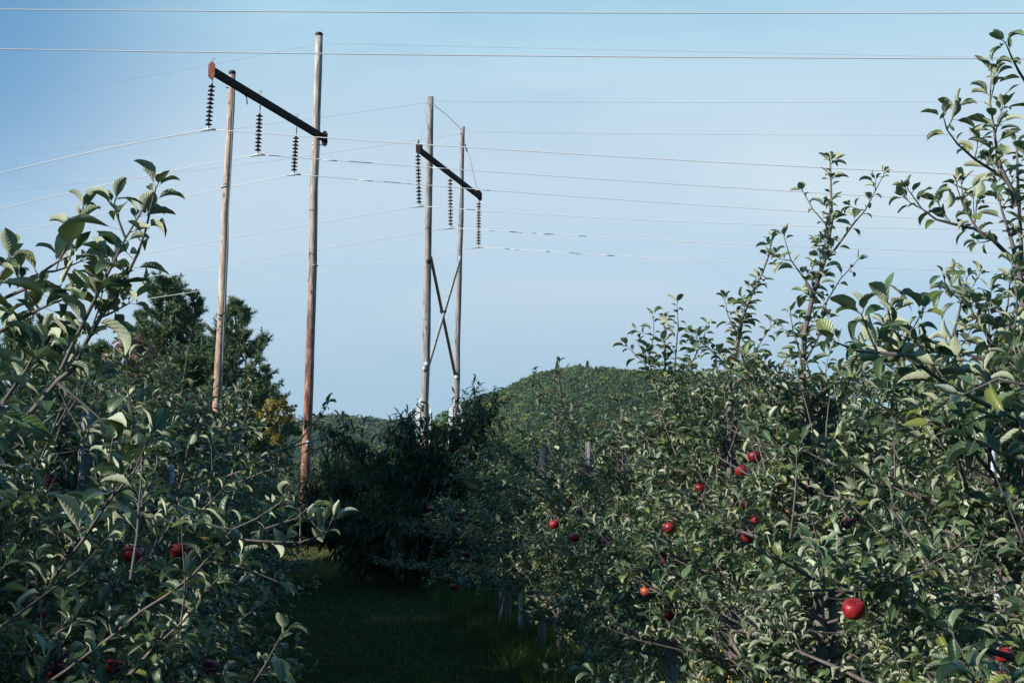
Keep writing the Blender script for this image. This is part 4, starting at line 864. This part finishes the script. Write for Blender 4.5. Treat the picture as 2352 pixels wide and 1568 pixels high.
# the farther structure: two grey poles, X brace, steel guards at the foot
DB1, DB2 = 62.8, 68.6
fb = P(970, 1000, DB1); baseB = np.array([fb[0], fb[1], 0.])
e = empty('power_line_structure', baseB, 'farther grey power line structure with crossed braces between its two poles', 'power line structure')
mb = MB(); g1, u1 = tower_pole(mb, (989, 223), (976, 960), 0, DB1, .142, .205); mb.obj('pole', M['pole_grey'], e, baseB)['label'] = 'taller looking grey pole on the left'
mb = MB(); g2, u2 = tower_pole(mb, (1063, 291), (1047, 960), 0, DB2, .106, .175); mb.obj('pole', M['pole_grey'], e, baseB)['label'] = 'slimmer grey pole on the right'
b0 = P(961, 343, 60.9); b1 = P(1102, 452, 70.0)
mb = MB(); ax, sd, up = beam(mb, b0, b1, .12, .25); mb.obj('crossarm', M['arm_steel'], e, baseB, smooth=False)
for c_, s_ in ((b0, -1), (b1, 1)):
    mb = MB(); v = [c_+ax*.02*s_ + sd*a*.8 + np.array([0, 0, b*.8+.03]) + ax*q for q in (-.02, .02) for a, b in pl]; mb.add(v, [[k, (k+1) % 8, 8+(k+1) % 8, 8+k] for k in range(8)], [[0, k+1, k] for k in range(1, 7)] + [[8, 8+k, 8+k+1] for k in range(1, 7)]); mb.obj('end_plate', M['arm_steel'], e, baseB, smooth=False)
    mb = MB(); tube(mb, [c_+[0, 0, .2], c_+[0, 0, .42]], .03, 6); tube(mb, [c_+ax*.35*(-s_)+[0, 0, .12], c_+ax*.35*(-s_)+[0, 0, .32]], .07, 8); mb.obj('arm_bracket', M['arm_steel'], e, baseB)
strB = []
for k, (tp, bp, d, lb, m_) in enumerate([((960, 352), (963, 473), 61.6, 'dark insulator string on the left end of the arm', M['porcelain']), ((1034, 408), (1035, 523), 66.2, 'reddish insulator string between the grey poles', M['red_porcelain']), ((1100, 462), (1099, 567), 70.6, 'reddish insulator string on the right end of the arm', M['red_porcelain'])]):
    top = P(*tp, d); bot = P(*bp, d); s_ = insulator(e, baseB, top, bot, [14, 14, 15][k], m_, lb, link=.10); clamp(e, s_, top, bot, (wl, wr)); strB.append(bot)
q0, q1 = g1, g2
def on(g, u, py, d, px): return P(px, py, d)
mb = MB(); beam(mb, P(984, 590, DB1-.1)+[.1, .2, 0], P(1047, 858, DB2-.2)+[-.05, 0, 0], .09, .20); mb.obj('brace', M['brace_brown'], e, baseB, smooth=False)['label'] = 'brown brace falling to the right'
mb = MB(); beam(mb, P(1057, 592, DB2-.3), P(983, 842, DB1+.1), .09, .20); mb.obj('brace', M['brace_grey'], e, baseB, smooth=False)['label'] = 'pale grey brace rising to the right'
mb = MB(); c = P(1018, 714, (DB1+DB2)/2-.15); box(mb, c, (.3, .12, .14)); mb.obj('brace_clamp', M['arm_steel'], e, baseB)
for c in (P(1049, 866, DB2-.22), P(985, 600, DB1-.2), P(980, 836, DB1-.22), P(975, 846, DB1-.22)):
    mb = MB(); tube(mb, [c+[-.12, 0, 0], c+[.12, 0, 0]], .04, 7); box(mb, c, (.16, .08, .2)); mb.obj('bolt', M['damper'] if c[2] < 8 else M['arm_steel'], e, baseB)
for (px, d, r_, ytop) in ((973.5, DB1, .20, 915), (1047.5, DB2, .185, 928)):   # bright metal channels strapped to the butts
    for s_ in (-1, 1):
        a = P(px + s_*13*62/d, ytop, d); z1 = a[2]; k = 8; g_ = MB(); x = a[0]
        v = []
        for z, wd in ((0, .10), (z1-.35, .10), (z1-.02, .03)):
            xx = x + (0 if z < z1-.1 else -s_*.13) - (z1-z)*.018; v += [(xx-wd, d-.08, z), (xx+wd, d-.12, z), (xx+wd, d+.10, z), (xx-wd, d+.08, z)]
        g_.add(v, [[r*4+c_, r*4+(c_+1) % 4, r*4+4+(c_+1) % 4, r*4+4+c_] for r in range(2) for c_ in range(4)] + [[8, 9, 10, 11]]); g_.obj('steel_guard', M['silver_guard'], e, baseB, smooth=False)
    for zq in (.9, 2.0, 3.1):
        g_ = MB(); c = np.array([a[0]-13*62/d/3266.7*d - (z1-zq)*.018, d, zq]); tube(g_, [c-[0, 0, .03], c+[0, 0, .03]], .34, 14); g_.obj('strap', M['galv'], e, baseB) if False else None
mb = MB(); c = P(968, 935, DB1-.22); 
for (px, py, d, sw, sh, m_, nm) in ((967.5, 936, DB1-.21, .13, .30, M['sign_white'], 'warning_label'), (1053, 953, DB2-.20, .16, .24, M['tag_blue'], 'number_plate')):
    c = P(px, py, d); mb = MB(); box(mb, c, (sw, .008, sh)); o = mb.obj(nm, m_, e, baseB)
    if nm == 'warning_label':
        for q in (-.09, 0, .09):
            s2 = MB(); box(s2, c+[0, -.007, q], (.11, .004, .03)); st = s2.obj('stripe', M['sign_red'], o, baseB)
# stays and pigtails near the top of the grey poles
for pts, dd, r_ in (([(998, 242), (1030, 268), (1058, 296)], (DB1, DB2), .014), ([(1065, 320), (1077, 352), (1096, 436)], (DB2, 70.8), .010), ([(980, 275), (970, 310), (962, 332)], (DB1, 61.5), .006), ([(984, 238), (975, 244), (978, 262), (984, 275)], (DB1-.2, DB1-.1), .007), ([(1060, 308), (1054, 318), (1057, 334), (1062, 345)], (DB2-.2, DB2-.1), .006)):
    mb = MB(); k = len(pts); tube(mb, [P(a, b, dd[0]+(dd[1]-dd[0])*i/(k-1)) for i, (a, b) in enumerate(pts)], r_, 5); mb.obj('stay_wire', M['damper'], e, baseB)
mb = MB(); c = P(1068, 332, DB2); tube(mb, [c, c+[.1, .1, -.35]], .035, 6); mb.obj('turnbuckle', M['damper'], e, baseB)

# ------------------------------------------------------------------ wires
def wire(pts, r, m, label, group, ext=(1.6, 1.6), spans=None, cat='wire', name='power_line'):
    """pts: (pixel, pixel, distance); the curve runs on beyond them"""
    p = np.array([P(*a) if len(a) == 3 and a[0] > -9000 else a for a in pts]); k = len(p); t = np.concatenate([[0], np.cumsum(np.linalg.norm(np.diff(p, axis=0), axis=1))])
    deg = min(2, k-1); tt = np.linspace(-ext[0]*10, t[-1]+ext[1]*10, 90)
    if k <= 3: q = np.stack([np.polyval(np.polyfit(t, p[:, c], deg), tt) for c in range(3)], 1)
    else: q = np.stack([np.polyval(np.polyfit(t, p[:, c], deg), tt) for c in range(3)], 1)
    mb = MB(); c0 = q[45].copy(); tube(mb, q, r, 6); o = mb.obj(name, m, None, tuple(c0)); tag(o, label, cat, group); return o, q
G1 = 'thick wires across the top of the sky'
wire([(0, 22, 30), (1176, 29.5, 29), (2352, 30, 28)], .0125, M['wire'], 'topmost thick white wire crossing the whole sky', G1)
wire([(0, 113, 31), (1176, 128.5, 30), (2352, 135.5, 29)], .0125, M['wire'], 'second thick white wire from the top, crossing both brown pole and sky', G1)
G2 = 'conductors of the nearer structure'
def cond(bot, left, right, r, label, group, dampers=()):
    """two spans meeting in the clamp"""
    mb = MB(); L = []
    for pts, sgn in ((left, -1), (right, 1)):
        p = np.array([bot] + [P(*a) for a in pts]); t = np.concatenate([[0], np.cumsum(np.linalg.norm(np.diff(p, axis=0), axis=1))]); tt = np.linspace(0, t[-1]*1.35, 40)
        q = np.stack([np.polyval(np.polyfit(t, p[:, c], 2), tt) for c in range(3)], 1); q[0] = bot; L.append(q); tube(mb, q, r, 6)
    e_ = empty('power_line', bot, label, 'wire', group); mb.obj('cable', M['wire'], e_, bot)
    for (px, py) in dampers:
        q = L[1]; x, y, d = pix(q); k = int(np.argmin(np.abs(x-px))); a = q[k] + (q[k+1]-q[k])*((px-x[k])/(x[k+1]-x[k])); tg = nrm(q[k+1]-q[k]); mb = MB(); tube(mb, [a-tg*.28+[0, 0, -.01], a+tg*.28+[0, 0, -.01]], r*1.35, 6); mb.obj('damper', M['damper'], e_, bot)
    return L
cond(strA[0], [(240, 343, 50.4), (0, 398, 51.6)], [(1176, 345, 46.5), (2352, 407, 43)], .0175, 'highest bright wire leaving the first insulator string both ways', G2)
cond(strA[1], [(300, 412, 55.5), (0, 480, 57.5)], [(1400, 413, 50), (2352, 470, 47)], .0165, 'bright wire leaving the middle insulator string of the nearer structure', G2, dampers=[(757, 368), (1010, 384)])
cond(strA[2], [(340, 468, 59.5), (0, 541, 62)], [(1400, 457, 54), (2352, 514, 50.5)], .016, 'bright wire leaving the insulator string beside the brown pole', G2, dampers=[(840, 412), (1110, 434)])
G3 = 'conductors of the farther structure'
cond(strB[0], [(500, 552, 65), (0, 645, 69)], [(1650, 512, 57.5), (2352, 527, 54)], .0165, 'bright wire leaving the left insulator string of the grey structure', G3)
cond(strB[1], [(500, 610, 70), (0, 690, 74)], [(1700, 560, 61), (2352, 582, 58)], .016, 'bright wire leaving the middle insulator string of the grey structure', G3, dampers=[(1123, 528), (1186, 532), (1250, 535)])
cond(strB[2], [(500, 662, 76), (0, 735, 80)], [(1700, 602, 65), (2352, 625, 62)], .016, 'bright wire leaving the right insulator string of the grey structure', G3, dampers=[(1180, 573), (1250, 575), (1396, 583)])
G4 = 'thin shield wires at the pole tops'
wire([(0, 236, 61), (360, 172, 59), (727, 103, 57.4)], .0055, M['thin_wire'], 'thin grey wire rising from the left edge to the top of the brown pole', G4, ext=(1.5, 0))
wire([(740, 100, 57.4), (1500, 117, 54), (2352, 134, 50)], .0055, M['thin_wire'], 'thin grey wire running right from the top of the brown pole', G4, ext=(0, 1.5))
wire([(0, 360, 68), (500, 301, 65), (984, 236, 62.7)], .0065, M['thin_wire'], 'thin grey wire from the left edge to the top of the left grey pole', G4, ext=(1.5, 0))
wire([(994, 233, 62.7), (1600, 236, 59), (2352, 233, 55)], .0065, M['thin_wire'], 'thin grey wire running right from the top of the left grey pole', G4, ext=(0, 1.5))
wire([(0, 440, 74), (560, 378, 71), (1060, 307, 68.5)], .0065, M['thin_wire'], 'thin grey wire from the left edge to the top of the right grey pole', G4, ext=(1.5, 0))
wire([(1066, 303, 68.5), (1600, 309, 65), (2352, 311, 61)], .0065, M['thin_wire'], 'thin grey wire running right from the top of the right grey pole', G4, ext=(0, 1.5))

# ------------------------------------------------------------------ grass and weeds
rng = np.random.default_rng(900)
def blades(name, n, d0, d1, xfun, hmin, hmax, wd, label, pw=1.6, m='grass'):
    d = d0 + (d1-d0)*rng.random(n)**pw; lo, hi = xfun(d); x = lo + (hi-lo)*rng.random(n); clump = .6+.4*np.sin(x*5+np.sin(d*3))*np.sin(d*4.3+x); h = rng.uniform(hmin, hmax, n)*clump
    p = np.stack([x, d, x*0-.005], 1); D = nrm(rng.normal(0, .28, (n, 3))+[0, 0, 1]); S = nrm(np.cross(D, rng.normal(0, 1, (n, 3)))); bend = rng.normal(0, .35, (n, 3))*[1, 1, 0]
    v = np.stack([p-S*wd, p+S*wd, p+D*h[:, None]*.6+S*wd*.8+bend*h[:, None]*.25, p+D*h[:, None]*.6-S*wd*.8+bend*h[:, None]*.25, p+D*h[:, None]+bend*h[:, None]], 1)
    b = np.arange(n)[:, None]*5; mb = MB(); mb.add(v.reshape(-1, 3), b+np.array([[0, 1, 2, 3]]), b+np.array([[3, 2, 4]]), np.repeat(rng.random(n), 5)); tag(mb.obj(name, M[m]), label, 'grass', None, 'stuff')
blades('grass', 150000, 8, 62, lambda d: (row_left(d)-1.2, row_right(d)+1.2), .05, .13, .0035, 'short mown grass of the shaded aisle between the apple rows', 1.5)
blades('tall_grass', 30000, 6, 30, lambda d: (row_right(d)-.6, row_right(d)+.8), .12, .42, .004, 'longer uncut grass along the foot of the right row')
blades('dry_lit_grass', 60000, 34, 62, lambda d: (row_left(d)-.5, row_right(d)+.5), .05, .11, .006, 'dry yellowed grass at the aisle end, sunlit brightness put into its colour', 1., 'dry_lit_grass')
def weed(x, y, h, seed, label):
    rng = np.random.default_rng(seed); e = empty('weed', (x, y, 0), label, 'weed'); st = MB(); fl = MB(); acc = []
    for k in range(9):
        c = curve((x+rng.normal(0, .05), y+rng.normal(0, .05), 0), (rng.normal(0, .15), rng.normal(0, .15), 1), h*rng.uniform(.7, 1.05), 8, .1, .12, rng); tube(st, c, np.linspace(.004, .0015, 9), 4, False); acc.append((c,))
        tp = c[-1]
        for q in range(22): a = tp + rng.normal(0, .018, 3)*[1, 1, 2.5]-[0, 0, .04]; box(fl, a, (.008, .007, .012))
    mb = MB()
    for (c,) in acc:
        p, T, s = samp(c, .018, .2); n = len(p); D = nrm(rng.normal(0, .6, (n, 3))+[0, 0, .6]); leaves(mb, p, D, np.tile([0, 0, 1.], (n, 1)), np.full(n, .06), np.full(n, .006), np.full(n, .5), np.full(n, .2), 3, 2, 0, rng.random(n))
    b = (x, y, 0); st.obj('stem', M['grass'], e, b); mb.obj('leaves', M['grass'], e, b); fl.obj('flower_head', M['yellow_flower'], e, b)
weed(at_px(1642, 7.0), 7.0, .98, 5, 'yellow topped weed standing right of the dark wooden post')
weed(at_px(1690, 7.2), 7.2, .95, 6, 'smaller yellow green weed at the bottom under the right row')

# ------------------------------------------------------------------ haze in the air between here and the hills
hz = MB(); box(hz, (0, 2400, 150), (7000, 5200, 302)); hm = bpy.data.materials.new('haze'); hm.use_nodes = True; t = hm.node_tree; t.nodes.clear()
ho = t.nodes.new('ShaderNodeOutputMaterial'); pv = t.nodes.new('ShaderNodeVolumePrincipled'); pv.inputs['Density'].default_value = .00006; pv.inputs['Color'].default_value = (.80, .90, 1, 1); pv.inputs['Anisotropy'].default_value = .2
t.links.new(pv.outputs[0], ho.inputs['Volume']); o = hz.obj('haze', hm, smooth=False); tag(o, 'thin pale haze between the orchard and the hills', 'haze', None, 'stuff')
